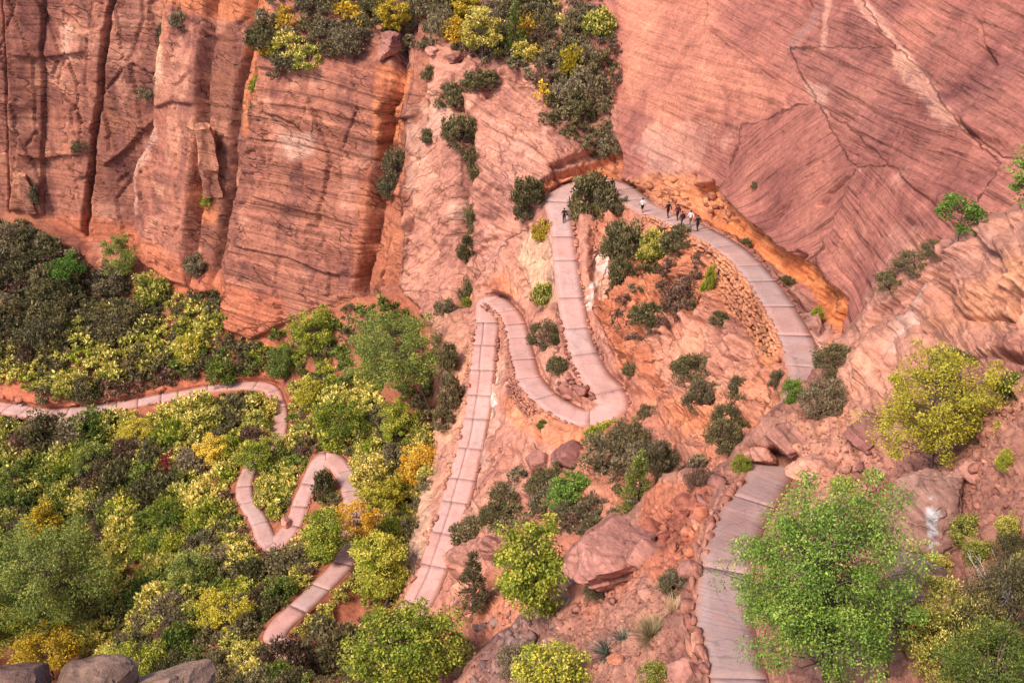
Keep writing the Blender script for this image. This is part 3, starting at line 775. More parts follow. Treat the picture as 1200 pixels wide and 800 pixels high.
groove(ddFx, [(1060, 470), (1110, 420), (1160, 410), (1200, 420)], 5.0, 1.2, seed=23)
ledge(ddFx, [(1165, 330), (1185, 345), (1200, 330)], 0.5, 16, -1)
ddF += ddFx
_t = TINT
TINT = np.zeros(U.shape + (3,)) + np.array((0.40, 0.19, 0.145))
paint([(985, 405), (1060, 312), (1130, 272), (1200, 238), (1700, 200), (1700, 520), (1200, 420), (1120, 410), (1060, 480), (1000, 470)], (0.54, 0.255, 0.19), 0.9, 6, 6, 6)
paint([(1080, 380), (1190, 280), (1240, 290), (1190, 380)], (0.60, 0.27, 0.165), 0.7, 10, 10, 50)
paint([(1110, 300), (1200, 250), (1260, 260), (1130, 340)], (0.48, 0.24, 0.20), 0.6, 8, 8, 51)
paint([(1040, 418), (1050, 402), (1088, 345), (1094, 338), (1096, 342), (1070, 385), (1052, 416)], (0.70, 0.52, 0.47), 0.45, 2.0, 5, 52)
paint([(1165, 390), (1210, 395), (1210, 440), (1160, 430)], (0.36, 0.15, 0.12), 0.7, 5, 5, 53)
paint([(760, 570), (835, 570), (815, 640), (770, 680), (735, 660)], (0.50, 0.17, 0.10), 0.8, 5, 6, 54)
paint([(660, 690), (740, 640), (760, 690), (690, 730)], (0.54, 0.22, 0.15), 0.7, 5, 6, 55)
paint([(560, 740), (640, 710), (670, 760), (600, 820), (560, 800)], (0.26, 0.15, 0.135), 0.75, 6, 6, 56)
paint([(920, 490), (1000, 470), (1040, 540), (1000, 580), (930, 560)], (0.50, 0.235, 0.17), 0.8, 5, 6, 57)
paint([(1030, 560), (1200, 480), (1700, 500), (1700, 640), (1100, 640)], (0.36, 0.165, 0.125), 0.7, 8, 8, 58)
PEACH = np.array([1.07, 1.13, 1.16]) - 1
TINTF, TINT = TINT * WARM * (1 + PEACH), _t * WARM * (1 + (isC + isE + 0.4 * isD + 0.3 * isA)[..., None] * PEACH)

# ------------------------------------------------------------------ cut the trail bench into both grids
def carve(Tm, sel):
    best = np.full(U.shape, 9.0); zz = np.zeros(U.shape)
    for i in np.nonzero(sel)[0]:
        x, y, z, hw = TC[i]
        pu, pv, pt = project(np.array([x, y, z]))
        r = (hw + 2.2) / pt * F * 1.15
        iy = slice(np.searchsorted(VY, pv - r), np.searchsorted(VY, pv + r)); ix = slice(np.searchsorted(UX, pu - r), np.searchsorted(UX, pu + r))
        rd = RD[iy, ix]
        tt = (z - CAMZ) / rd[..., 2]
        dist = np.hypot(rd[..., 0] * tt - x, rd[..., 1] * tt - y) - hw
        b = best[iy, ix]; m = dist < b
        b[m] = dist[m]; zz[iy, ix][m] = z
    m = best < 2.0
    tt = (zz - CAMZ - 0.10) / RD[..., 2]
    w = np.where(m, 1 - sstep(0.20, 0.95, best + 0.25 * fbm(np.stack([U / 9, V / 9, U * 0], -1), 2, 0.5, 95)), 0)
    return Tm * (1 - w) + tt * w, w
def along_normal(Tb, d, keep):
    """push a depth grid in or out along its own smooth normals"""
    Ps = RD * blur(Tb, 6)[..., None]
    n = np.cross(np.gradient(Ps, axis=0), np.gradient(Ps, axis=1))
    n /= np.linalg.norm(n, axis=-1)[..., None] + 1e-12
    n *= -np.sign((n * RD).sum(-1))[..., None]
    return RD * Tb[..., None] - n * (d * (1 - keep))[..., None]
Tc, keep = carve(T, TI >= 7.6)
Pw = along_normal(T, dd, 0)
Pc = RD * Tc[..., None]
Pw = Pw * (1 - keep[..., None]) + Pc * keep[..., None]
TFc, keepF = carve(TF, TI <= 6.25)
PwF = along_normal(TF, ddF, 0)
PwF = PwF * (1 - keepF[..., None]) + (RD * TFc[..., None]) * keepF[..., None]
# skirt: the near slope rolls over and falls back to what lies behind it
sk = sstep(0.0, 7.0, sdF)[..., None]
PwF = PwF * (1 - sk) + (RD * (T + 1.5)[..., None]) * sk
T, TFm = Tc + dd * (1 - keep), TFc + ddF * (1 - keepF)
Pw[..., 2] += CAMZ; PwF[..., 2] += CAMZ
Tvis = np.where((sdF < 1) & (TFm < T), TFm, T)        # what the eye meets per pixel

def grid_object(name, Pg, mask_face, tint, bed, lam, crk, mat):
    H, W = U.shape
    idx = np.arange(H * W).reshape(H, W)
    q = np.stack([idx[1:, :-1], idx[1:, 1:], idx[:-1, 1:], idx[:-1, :-1]], -1)[mask_face]
    used, inv = np.unique(q.ravel(), return_inverse=True)
    me = mesh_np(name, Pg.reshape(-1, 3)[used], inv.reshape(-1, 4), mat, False)
    a = me.attributes.new('tint', 'FLOAT_COLOR', 'POINT')
    a.data.foreach_set('color', np.hstack([tint.reshape(-1, 3)[used], np.ones((len(used), 1))]).astype(np.float32).ravel())
    for nm, arr in (('bed', bed), ('lam', lam), ('crk', crk)):
        a = me.attributes.new(nm, 'FLOAT', 'POINT')
        a.data.foreach_set('value', arr.ravel()[used].astype(np.float32))
    o = link(name, me)
    tag(o, kind='structure')
    return o
fl = lab[:-1, :-1]
CRK = isA * 0.75 + isC * 0.6 + isE * 0.5 + isB * 0.1 + isD * 0.0
names = {'A': 'canyon_cliff', 'B': 'hillside', 'C': 'slickrock_ridge', 'D': 'sandstone_wall', 'E': 'gully_slope'}
labels = {'A': 'red sandstone cliff split by vertical joints above the brushy hillside', 'B': 'steep brushy hillside of red soil below the jointed cliff',
          'C': 'pink slickrock ridge that carries the switchbacks', 'D': 'great smooth cross-bedded sandstone wall above the trail', 'E': 'orange rocky gully slope below the upper trail'}
for k in 'ABCDE':
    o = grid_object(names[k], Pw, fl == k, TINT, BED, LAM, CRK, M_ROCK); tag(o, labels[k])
near = (sdF[:-1, :-1] < 8) & (sdF[1:, 1:] < 8) & (VY[:-1, None] < 1000)
o = grid_object('near_slope', PwF, near, TINTF, BEDF, LAMF, 0.25 + 0 * U, M_ROCK)
tag(o, 'near rocky slope with slanting slickrock and rubble beside the path')
print('terrain built')

# ------------------------------------------------------------------ trail bed and slabs
def ribbon(i0, i1, l0, l1, top, thick, name, mat, parent=None, jag=0.0, joint=0.009):
    ii = np.arange(i0, i1 + 1)
    if len(ii) > 26: ii = ii[::2] if ii[-1] == ii[::2][-1] else np.append(ii[::2], ii[-1])
    elif len(ii) > 6: ii = np.unique(np.append(ii[::2], ii[-1]))
    nl = 5
    V_, run, lat = [], [], []
    for i in ii:
        c, hw = TC[i, :3].copy(), TC[i, 3]
        if i == ii[0]: c[:2] += _tan[i] * joint
        if i == ii[-1]: c[:2] -= _tan[i] * joint
        for k in range(nl):
            l = l0 + (l1 - l0) * k / (nl - 1)
            off = l * hw
            if jag and k in (0, nl - 1) and abs(l) > 0.9: off *= 1 + jag * float(n1(np.array([TS[i] * 0.7 + 40 * (k > 0)]), 15)[0] + 0.7 * n1(np.array([TS[i] * 2.1 + 90 * (k > 0)]), 16)[0])
            V_.append((c[0] + TN[i, 0] * off, c[1] + TN[i, 1] * off, c[2] + top)); run.append(TS[i]); lat.append(abs(l))
    nn = len(ii)
    Vb = [(x, y, z - thick) for x, y, z in V_]
    Fc = []
    B = nn * nl
    for a in range(nn - 1):
        for k in range(nl - 1):
            p = a * nl + k
            Fc.append((p, p + 1, p + nl + 1, p + nl)); Fc.append((B + p, B + p + nl, B + p + nl + 1, B + p + 1))
        p = a * nl
        Fc.append((p, p + nl, B + p + nl, B + p)); p += nl - 1
        Fc.append((p, B + p, B + p + nl, p + nl))
    for k in range(nl - 1):
        Fc.append((k, B + k, B + k + 1, k + 1)); p = (nn - 1) * nl + k
        Fc.append((p, p + 1, B + p + 1, B + p))
    me = mesh_np(name, np.array(V_ + Vb), np.array(Fc)[:, ::-1], mat, False)
    a = me.attributes.new('run', 'FLOAT', 'POINT'); a.data.foreach_set('value', np.array(run * 2, np.float32))
    a = me.attributes.new('lat', 'FLOAT', 'POINT'); a.data.foreach_set('value', np.array(lat * 2, np.float32))
    return link(name, me, parent)
trail = ribbon(0, len(TC) - 1, -1.07, 1.07, 0.0, 0.6, 'trail', M_BED, None, 0.04)
tag(trail, 'paved pink switchback trail winding down the canyon side', kind='structure')
rs = random.Random(3)
i = 2
while i < len(TC) - 4:
    ti = TI[i]
    Ls = 7.5 if ti < 7 else rs.uniform(3.4, 6.0) if ti < 27 else rs.uniform(2.6, 4.6)
    j = min(len(TC) - 2, i + int(Ls * rs.uniform(0.85, 1.15) / 0.25))
    gap = 0
    # two files of slabs on the long straight leg, one elsewhere
    if 27.2 < ti < 34:
        sp = rs.uniform(0.15, 0.3)
        for l0, l1 in ((-1, -0.012 + sp), (0.012 + sp, 1)):
            ribbon(i, j, l0, l1, 0.0 + rs.uniform(0.006, 0.014), 0.14, 'slab', M_SLAB, trail, 0.07)
    else:
        ribbon(i, j, -1, 1, rs.uniform(0.006, 0.014), 0.14, 'slab', M_SLAB_OLD if ti < 7 else M_SLAB_MID if ti < 13.5 else M_SLAB, trail, 0.08)
    i = j
print('trail built')

# ------------------------------------------------------------------ ground lookup
def ground(u, v, near=None):
    """world point of the ground met at a pixel"""
    iy = int(np.clip(np.searchsorted(VY, v), 1, len(VY) - 2)); ix = int(np.clip(np.searchsorted(UX, u), 1, len(UX) - 2))
    if near is None: near = sdF[iy, ix] < 0.5
    p = PwF[iy, ix] if near else Pw[iy, ix]
    return p.copy()
def depth_of(p): return p[1] * cP - (p[2] - CAMZ) * sP

# ------------------------------------------------------------------ stones
def hull_stone(seed, n=14, flat=0.7):
    r = np.random.default_rng(seed)
    bm = bmesh.new()
    for _ in range(n):
        d = r.normal(size=3); d /= np.linalg.norm(d)
        d = np.sign(d) * np.abs(d) ** 0.6
        d *= r.uniform(0.85, 1.05) * np.array([0.5, 0.5 * r.uniform(0.7, 1), 0.5 * flat])
        bm.verts.new(d)
    h = bmesh.ops.convex_hull(bm, input=bm.verts)
    bmesh.ops.delete(bm, geom=[g for g in h['geom_interior'] if isinstance(g, bmesh.types.BMVert)], context='VERTS')
    bmesh.ops.triangulate(bm, faces=bm.faces)
    bm.verts.ensure_lookup_table(); bm.normal_update()
    V_ = np.array([v.co[:] for v in bm.verts]); Fc = np.array([[v.index for v in f.verts] for f in bm.faces])
    bm.verts.index_update(); Fc = np.array([[v.index for v in f.verts] for f in bm.faces])
    bm.free()
    return V_, Fc
STONES = [hull_stone(100 + k, 15, 0.62 + 0.05 * (k % 5)) for k in range(12)]
_stone_me = {}
def stone_mesh(k, mat):
    key = (k, mat.name)
    if key not in _stone_me: _stone_me[key] = mesh_np('stone', *STONES[k], mat, False)
    return _stone_me[key]
def rot_xyz(a, b, c):
    return np.array(Matrix.Rotation(c, 3, 'Z') @ Matrix.Rotation(b, 3, 'Y') @ Matrix.Rotation(a, 3, 'X'))
class Heap:
    """many small stones joined in one mesh"""
    def __init__(s): s.v, s.f, s.n = [], [], 0
    def add(s, k, p, sc, rot):
        V_, Fc = STONES[k]
        s.v.append((V_ * sc) @ rot.T + p); s.f.append(Fc + s.n); s.n += len(V_)
    def build(s, name, mat, parent=None):
        return link(name, mesh_np(name, np.vstack(s.v), np.vstack(s.f), mat, False), parent)

def big_boulder(seed, sub=4, cuts=15, flat=0.8, rough=0.07, strata=0.045):
    """faceted sandstone block: sphere cut by planes, bedding and grain pressed in"""
    r = np.random.default_rng(seed)
    bm = bmesh.new(); bmesh.ops.create_icosphere(bm, subdivisions=sub, radius=1.0)
    V_ = np.array([v.co[:] for v in bm.verts]); Fc = np.array([[v.index for v in f.verts] for f in bm.faces]); bm.free()
    rad = np.full(len(V_), 1.0)
    for _ in range(cuts):
        n = r.normal(size=3); n[2] *= 0.8; n /= np.linalg.norm(n)
        d = V_ @ n; lim = r.uniform(0.42, 0.74)
        rad = np.where(d > 0.05, np.minimum(rad, lim / np.maximum(d, 0.05)), rad)
    W = V_ * rad[:, None]
    W = W / np.abs(W).max(0) * 0.92
    W = W * (1 + rough * 1.6 * fbm(W * 2.0 + seed, 5, 0.6, 3)[:, None] + strata * 2.6 * bedstep(W[:, 2] * 5 + W[:, 0] * 1.6 + seed * 3.3 + 0.4 * fbm(W * 2, 2, 0.5, 9), 4)[:, None] - 0.05 * sstep(0.1, 0.25, np.abs(fbm(W * 1.6 + seed * 3, 2, 0.5, 5)) < 0.03)[:, None])
    W[:, 2] *= flat
    return W, Fc
_bb = {}
def boulder(u, v, wpx, hpx, label, group=None, seed=1, mat=None, yaw=None, tilt=0.0, name='boulder', sub=4, near=None, depthf=0.9, embed=0.25, **kw):
    """boulder whose middle is seen at pixel (u,v) with the given pixel width and height"""
    p = ground(u, v + hpx * 0.35, near); t = depth_of(p)
    rx = 0.5 * wpx * t / F * 1.12; rz = 0.5 * hpx * t / F * 1.15
    key = (seed, sub, (mat or M_BOULDER).name, tuple(kw.items()))
    if key not in _bb:
        W, Fc = big_boulder(seed, sub, **kw)
        me = mesh_np(name, W, Fc, mat or M_BOULDER, True)
        me.polygons.foreach_set('use_smooth', np.ones(len(Fc), bool)); me.set_sharp_from_angle(angle=math.radians(28))
        _bb[key] = me
    o = link(name, _bb[key], None, p + np.array([0, rx * 0.25, rz * (1 - 2 * embed)]), (tilt, 0, yaw if yaw is not None else seed * 1.7), (rx, rx * depthf, rz))
    return tag(o, label, 'rock' if name == 'rock' else 'boulder', group)

# ------------------------------------------------------------------ plants
def leaf_material(name, trans=0.25, rough=0.65):
    m, nt, b = new_mat(name, rough, 0.06)
    L = nt.links.new
    c = N(nt, 'ShaderNodeAttribute', attribute_name='lc').outputs['Color']
    oi = N(nt, 'ShaderNodeObjectInfo')
    hs = N(nt, 'ShaderNodeHueSaturation')
    L(math_n(nt, 'ADD', math_n(nt, 'MULTIPLY', oi.outputs['Random'], 0.62), 0.66), hs.inputs['Value'])
    L(math_n(nt, 'ADD', math_n(nt, 'MULTIPLY', oi.outputs['Random'], -0.035), 0.515), hs.inputs['Hue'])
    L(c, hs.inputs['Color'])
    L(hs.outputs[0], b.inputs['Base Color'])
    tr = N(nt, 'ShaderNodeBsdfTranslucent'); L(hs.outputs[0], tr.inputs['Color'])
    mx = N(nt, 'ShaderNodeMixShader'); mx.inputs[0].default_value = trans
    L(b.outputs[0], mx.inputs[1]); L(tr.outputs[0], mx.inputs[2])
    L(mx.outputs[0], nt.nodes['Material Output'].inputs['Surface'])
    return m
M_LEAF = leaf_material('leaf')
M_NEEDLE = leaf_material('needle', 0.1, 0.8)
M_BARK = soil_like('bark', (0.07, 0.05, 0.04), (0.17, 0.125, 0.10), 6, 0.02)
M_DEAD = soil_like('bleached_wood', (0.36, 0.32, 0.30), (0.58, 0.54, 0.52), 6, 0.01)

def tubes(paths, sides=5):
    """paths: list of (points, radii) -> verts, quads"""
    Vs, Fs, n = [], [], 0
    ang = np.linspace(0, 2 * math.pi, sides, endpoint=False)
    for pts, rad in paths:
        pts = np.asarray(pts, float)
        tan = np.gradient(pts, axis=0); tan /= np.linalg.norm(tan, axis=1)[:, None] + 1e-9
        up = np.array([0.31, 0.17, 0.93]) if abs(tan[0, 2]) < 0.9 else np.array([0.95, 0.2, 0.1])
        a = np.cross(tan, up); a /= np.linalg.norm(a, axis=1)[:, None] + 1e-9
        b = np.cross(tan, a)
        ring = pts[:, None] + (a[:, None] * np.cos(ang)[None, :, None] + b[:, None] * np.sin(ang)[None, :, None]) * np.asarray(rad)[:, None, None]
        Vs.append(ring.reshape(-1, 3))
        for i in range(len(pts) - 1):
            for k in range(sides):
                Fs.append((n + i * sides + k, n + i * sides + (k + 1) % sides, n + (i + 1) * sides + (k + 1) % sides, n + (i + 1) * sides + k))
        n += len(pts) * sides
    return np.vstack(Vs), np.array(Fs)
def bend(a, b, r, k=5, wob=0.12, sag=0.0):
    a, b = np.asarray(a, float), np.asarray(b, float)
    w = np.linspace(0, 1, k)[:, None]
    L = np.linalg.norm(b - a)
    p = a + (b - a) * w + r.normal(size=(k, 3)) * wob * L * 0.25 * (w * (1 - w) * 4)
    p[:, 2] += sag * L * (w * (1 - w) * 4)[:, 0]
    return p

def leaves(C, D, size, asp, colr, r):
    """diamond leaves at C, pointing along D"""
    n = len(C)
    D = D / (np.linalg.norm(D, axis=1)[:, None] + 1e-9)
    X = np.cross(D, r.normal(size=(n, 3))); X /= np.linalg.norm(X, axis=1)[:, None] + 1e-9
    Nn = np.cross(D, X)
    s = size * r.uniform(0.65, 1.3, n)[:, None]
    V_ = np.stack([C - D * s * 0.5, C + X * s * asp * 0.5 + Nn * s * 0.08, C + D * s * 0.5 - Nn * s * 0.06, C - X * s * asp * 0.5 + Nn * s * 0.08], 1).reshape(-1, 3)
    Fc = np.arange(n * 4).reshape(n, 4)
    return V_, Fc, np.repeat(colr, 4, 0)

def foliage_mesh(name, V_, Fc, Cc, mat, wood=None):
    me = bpy.data.meshes.new(name)
    nv = len(V_)
    if wood is not None:
        Wv, Wf = wood
        V_ = np.vstack([V_, Wv]); Fc = np.vstack([Fc, Wf + nv]); Cc = np.vstack([Cc, np.full((len(Wv), 3), 0.1)])
    me = mesh_np(name, V_, Fc, mat, False)
    a = me.attributes.new('lc', 'FLOAT_COLOR', 'POINT')
    a.data.foreach_set('color', np.hstack([np.clip(Cc, 0, 1), np.ones((len(Cc), 1))]).astype(np.float32).ravel())
    if wood is not None:
        me.materials.append(M_BARK)
        mi = np.zeros(len(Fc), np.int32); mi[-len(wood[1]):] = 1
        me.polygons.foreach_set('material_index', mi)
    return me

def pal(r, n, cols, jit=0.16):
    cols = np.array([c for c, w in cols]), np.array([w for c, w in cols], float)
    k = r.choice(len(cols[0]), n, p=cols[1] / cols[1].sum())
    return cols[0][k] * (1 + jit * r.normal(size=(n, 1)))

# colour sets: (leaf colours with weights, colours of the young tips)
KIND = {
 'dark':   ([((0.165, 0.150, 0.070), 3), ((0.215, 0.185, 0.088), 2), ((0.125, 0.122, 0.058), 2)], [((0.27, 0.235, 0.105), 1)], 0.35),
 'grey':   ([((0.22, 0.185, 0.105), 3), ((0.27, 0.225, 0.13), 2), ((0.17, 0.145, 0.085), 2)], [((0.33, 0.285, 0.16), 1)], 0.35),
 'brown':  ([((0.22, 0.135, 0.09), 3), ((0.17, 0.105, 0.08), 2), ((0.21, 0.165, 0.085), 1)], [((0.28, 0.18, 0.12), 1)], 0.2),
 'green':  ([((0.135, 0.195, 0.042), 3), ((0.18, 0.245, 0.052), 2), ((0.105, 0.155, 0.042), 2)], [((0.29, 0.33, 0.07), 1)], 0.4),
 'bright': ([((0.165, 0.30, 0.050), 3), ((0.22, 0.37, 0.065), 2), ((0.125, 0.22, 0.045), 2)], [((0.33, 0.45, 0.09), 1)], 0.4),
 'yellow': ([((0.31, 0.33, 0.06), 3), ((0.17, 0.21, 0.045), 2), ((0.50, 0.47, 0.09), 2)], [((0.84, 0.74, 0.22), 3), ((0.70, 0.62, 0.14), 2)], 0.8),
 'lime':   ([((0.29, 0.36, 0.045), 3), ((0.38, 0.42, 0.055), 2), ((0.18, 0.25, 0.045), 2)], [((0.58, 0.56, 0.09), 1)], 0.55),
 'willow': ([((0.22, 0.29, 0.070), 3), ((0.28, 0.34, 0.08), 2), ((0.16, 0.22, 0.06), 2)], [((0.40, 0.43, 0.10), 1)], 0.4),
 'chart':  ([((0.70, 0.56, 0.06), 3), ((0.80, 0.64, 0.08), 2), ((0.46, 0.43, 0.06), 1)], [((0.88, 0.74, 0.13), 1)], 0.6),
 'gold':   ([((0.66, 0.46, 0.05), 3), ((0.56, 0.39, 0.045), 2), ((0.40, 0.34, 0.055), 1)], [((0.78, 0.57, 0.08), 1)], 0.5),
 'red':    ([((0.26, 0.04, 0.04), 3), ((0.18, 0.035, 0.04), 2), ((0.20, 0.08, 0.045), 1)], [((0.32, 0.06, 0.05), 1)], 0.3),
}
def shrub_mesh(kind, seed, n_cl=44, per=64, leaf=0.155, asp=0.5, spread=1.0, tall=1.1, cl_r=0.30):
    """rounded bush about 2 m across: leafy clumps round a fan of stems"""
    r = np.random.default_rng(seed)
    base, tip, tipw = KIND[kind]
    Cs, Ds, Co, paths = [], [], [], []
    for k in range(n_cl):
        th = r.uniform(0, 2 * math.pi); el = math.asin(r.uniform(0.02, 1.0)); R = r.uniform(0.55, 1.0) ** 0.6
        c = np.array([math.cos(th) * math.cos(el) * spread, math.sin(th) * math.cos(el) * spread, math.sin(el) * tall * r.uniform(0.8, 1.15) + 0.12]) * R
        cr = cl_r * r.uniform(0.7, 1.35)
        q = r.normal(size=(per, 3)); q /= np.linalg.norm(q, axis=1)[:, None]
        q *= (r.uniform(0.2, 1, per) ** 0.5)[:, None]
        pts = c + q * cr * np.array([1, 1, 0.8])
        pts[:, 2] = np.maximum(pts[:, 2], 0.03)
        cc = pal(r, per, base)
        tm = (q[:, 2] + 0.25 * r.normal(size=per)) > 0.35 if r.random() < tipw + 0.25 else np.zeros(per, bool)
        cc[tm] = pal(r, int(tm.sum()), tip) if tm.any() else cc[tm]
        Cs.append(pts); Ds.append(q + np.array([0, 0, 0.5]) + 0.5 * r.normal(size=(per, 3))); Co.append(cc)
        if k % 2 == 0: paths.append((bend((0, 0, -0.15), c, r, 4), np.linspace(0.035, 0.010, 4)))
    V_, Fc, Cc = leaves(np.vstack(Cs), np.vstack(Ds), leaf, asp, np.vstack(Co), r)
    return foliage_mesh('shrub', V_, Fc, Cc, M_LEAF, tubes(paths, 4))
SHRUB = {k: [shrub_mesh(k, 1000 + 17 * i + hash(k[0] + k[-1]) % 1 + ord(k[0]) * 31 + ord(k[-1])) for i in range(4)] for k in KIND}
FINE = {k: [shrub_mesh(k, 2000 + 13 * i + ord(k[0]) * 7, 70, 80, 0.10, 0.42, 1.0, 1.1, 0.25) for i in range(2)] for k in ('dark', 'grey', 'green', 'lime', 'yellow', 'brown', 'bright')}

XFINE = {k: [shrub_mesh(k, 2600 + ord(k[0]) * 7, 110, 130, 0.052, 0.42, 1.0, 1.1, 0.22)] for k in ('dark', 'green', 'yellow', 'brown')}
_used = random.Random(5)
def shrub(kind, u, v, wpx, hpx=None, label=None, group=None, near=None, fine=False, name='shrub', cat='shrub', lean=0.0):
    """shrub seen with its middle at (u,v); its foot is found on the ground below"""
    hpx = hpx or wpx * 0.9
    p = ground(u, v + hpx * 0.28, near); t = depth_of(p)
    r = 0.5 * wpx * t / F * 1.08
    hz = hpx * t / F * 0.74 / 1.1
    bank = (XFINE if fine and wpx >= 55 and near and kind in XFINE else FINE if fine else SHRUB)[kind]
    o = link(name, bank[_used.randrange(len(bank))], None, p - np.array([0, 0, 0.05 * r]), (_used.uniform(-0.12, 0.12), lean + _used.uniform(-0.12, 0.12), _used.uniform(0, 6.28)), (r, r * _used.uniform(0.85, 1.1), max(0.45 * r, hz)))
    return tag(o, label, cat, group)

def tree_meshes(seed, kind, h, crown, rx, ry, rz, n_cl, per, cl_r, leaf, asp=0.55, lean=(0, 0), trunk_r=None, droop=0.0, stems=1, fill=0.55):
    """broadleaf tree: tapered trunk, limbs to every clump, clumps of leaves. crown = height of crown centre"""
    r = np.random.default_rng(seed)
    n_cl, per, leaf = int(n_cl * 1.25), int(per * 1.35), leaf * 1.1
    base, tip, tipw = KIND[kind]
    trunk_r = trunk_r or h * 0.02
    cc0 = np.array([lean[0], lean[1], crown])
    paths, Cs, Ds, Co = [], [], [], []
    stem_tops = []
    for s_ in range(stems):
        a = r.uniform(0, 6.28)
        top = cc0 + np.array([math.cos(a) * rx, math.sin(a) * ry, 0]) * (0.3 if stems > 1 else 0.05) + np.array([0, 0, rz * 0.45])
        pth = bend(r.normal(size=3) * np.array([0.1, 0.1, 0]) * stems + np.array([0, 0, -0.4]), top, r, 9, 0.10)
        paths.append((pth, np.linspace(trunk_r, trunk_r * 0.22, 9) / (1 if stems == 1 else 1.4))); stem_tops.append(pth)
    for k in range(n_cl):
        d = r.normal(size=3); d /= np.linalg.norm(d)
        R = r.uniform(0.25, 1.0) ** fill
        c = cc0 + d * R * np.array([rx, ry, rz]) * (1 + 0.13 * r.normal())
        c[2] = max(c[2], 0.12 * h)
        pth = stem_tops[k % stems]
        j = int(np.clip(np.searchsorted(pth[:, 2], c[2] - 0.35 * np.linalg.norm(c[:2] - cc0[:2]) - 0.3), 1, 7))
        br = bend(pth[j], c, r, 5, 0.14, 0.06)
        rr = trunk_r * (0.34 - 0.02 * j)
        paths.append((br, np.linspace(max(rr, 0.015), 0.008, 5)))
        cr = cl_r * r.uniform(0.6, 1.4)
        m = int(per * r.uniform(0.6, 1.4))
        q = r.normal(size=(m, 3)); q /= np.linalg.norm(q, axis=1)[:, None]; q *= (r.uniform(0.1, 1, m) ** 0.5)[:, None]
        pts = c + q * cr * np.array([1.1, 1.1, 0.75])
        pts[:, 2] -= droop * (q[:, 0] ** 2 + q[:, 1] ** 2) * cr
        cc = pal(r, m, base)
        if r.random() < tipw + 0.15:
            tm = (q[:, 2] + 0.4 * r.normal(size=m)) > 0.25
            if tm.any(): cc[tm] = pal(r, int(tm.sum()), tip)
        Cs.append(pts); Ds.append(q * np.array([1, 1, 0.6]) + np.array([0, 0, -0.4]) + 0.6 * r.normal(size=(m, 3))); Co.append(cc)
        for _ in range(2):
            paths.append((bend(c, c + q[r.integers(m)] * cr, r, 3), np.array([0.010, 0.007, 0.004])))
    V_, Fc, Cc = leaves(np.vstack(Cs), np.vstack(Ds), leaf, asp, np.vstack(Co), r)
    Wv, Wf = tubes(paths, 5)
    return mesh_np('trunk', Wv, Wf, M_BARK, True), foliage_mesh('crown', V_, Fc, Cc, M_LEAF)
def tree(u, v, label, meshes, yaw=0.0, group=None, name='tree', near=None, scale=1.0, cat='tree'):
    p = ground(u, v, near)
    e = link(name, None, None, p, (0, 0, yaw), scale); e.empty_display_size = 0.3
    tag(e, label, cat, group)
    link('trunk', meshes[0], e); link('crown', meshes[1], e)
    return e
def conifer_meshes(seed, h, r0, kind='dark', n_w=26, per=40, leaf=0.16):
    r = np.random.default_rng(seed)
    base, tip, tipw = KIND[kind]
    paths = [(bend((0, 0, -0.3), (0.05 * h * r.normal(), 0, h), r, 8, 0.05), np.linspace(0.028 * h, 0.006 * h, 8))]
    Cs, Ds, Co = [], [], []
    for k in range(n_w):
        z = h * (0.10 + 0.88 * (k / n_w))
        R = r0 * (1 - 0.86 * (k / n_w) ** 1.2)
        nb = 6 if k < n_w * 0.7 else 4
        for b in range(nb):
            th = r.uniform(0, 6.28); rr = R * r.uniform(0.55, 1.1)
            c = np.array([math.cos(th) * rr * 0.75, math.sin(th) * rr * 0.75, z + r.normal() * 0.03 * h])
            paths.append((bend((0, 0, z - 0.05 * h), c, r, 3, 0.08), np.array([0.008, 0.006, 0.003]) * h * 0.7))
            q = r.normal(size=(per, 3)); q /= np.linalg.norm(q, axis=1)[:, None]; q *= (r.uniform(0, 1, per) ** 0.5)[:, None]
            pts = c + q * np.array([1, 1, 0.9]) * max(0.16 * r0, 0.33 * rr)
            cc = pal(r, per, base)
            tm = r.random(per) < tipw * 0.5; cc[tm] = pal(r, int(tm.sum()), tip) if tm.any() else cc[tm]
            Cs.append(pts); Ds.append(q * 0.5 + np.array([math.cos(th), math.sin(th), 0.9]) + 0.4 * r.normal(size=(per, 3))); Co.append(cc)
    V_, Fc, Cc = leaves(np.vstack(Cs), np.vstack(Ds), leaf, 0.38, np.vstack(Co), r)
    Wv, Wf = tubes(paths, 5)
    return mesh_np('trunk', Wv, Wf, M_BARK, True), foliage_mesh('crown', V_, Fc, Cc, M_NEEDLE)

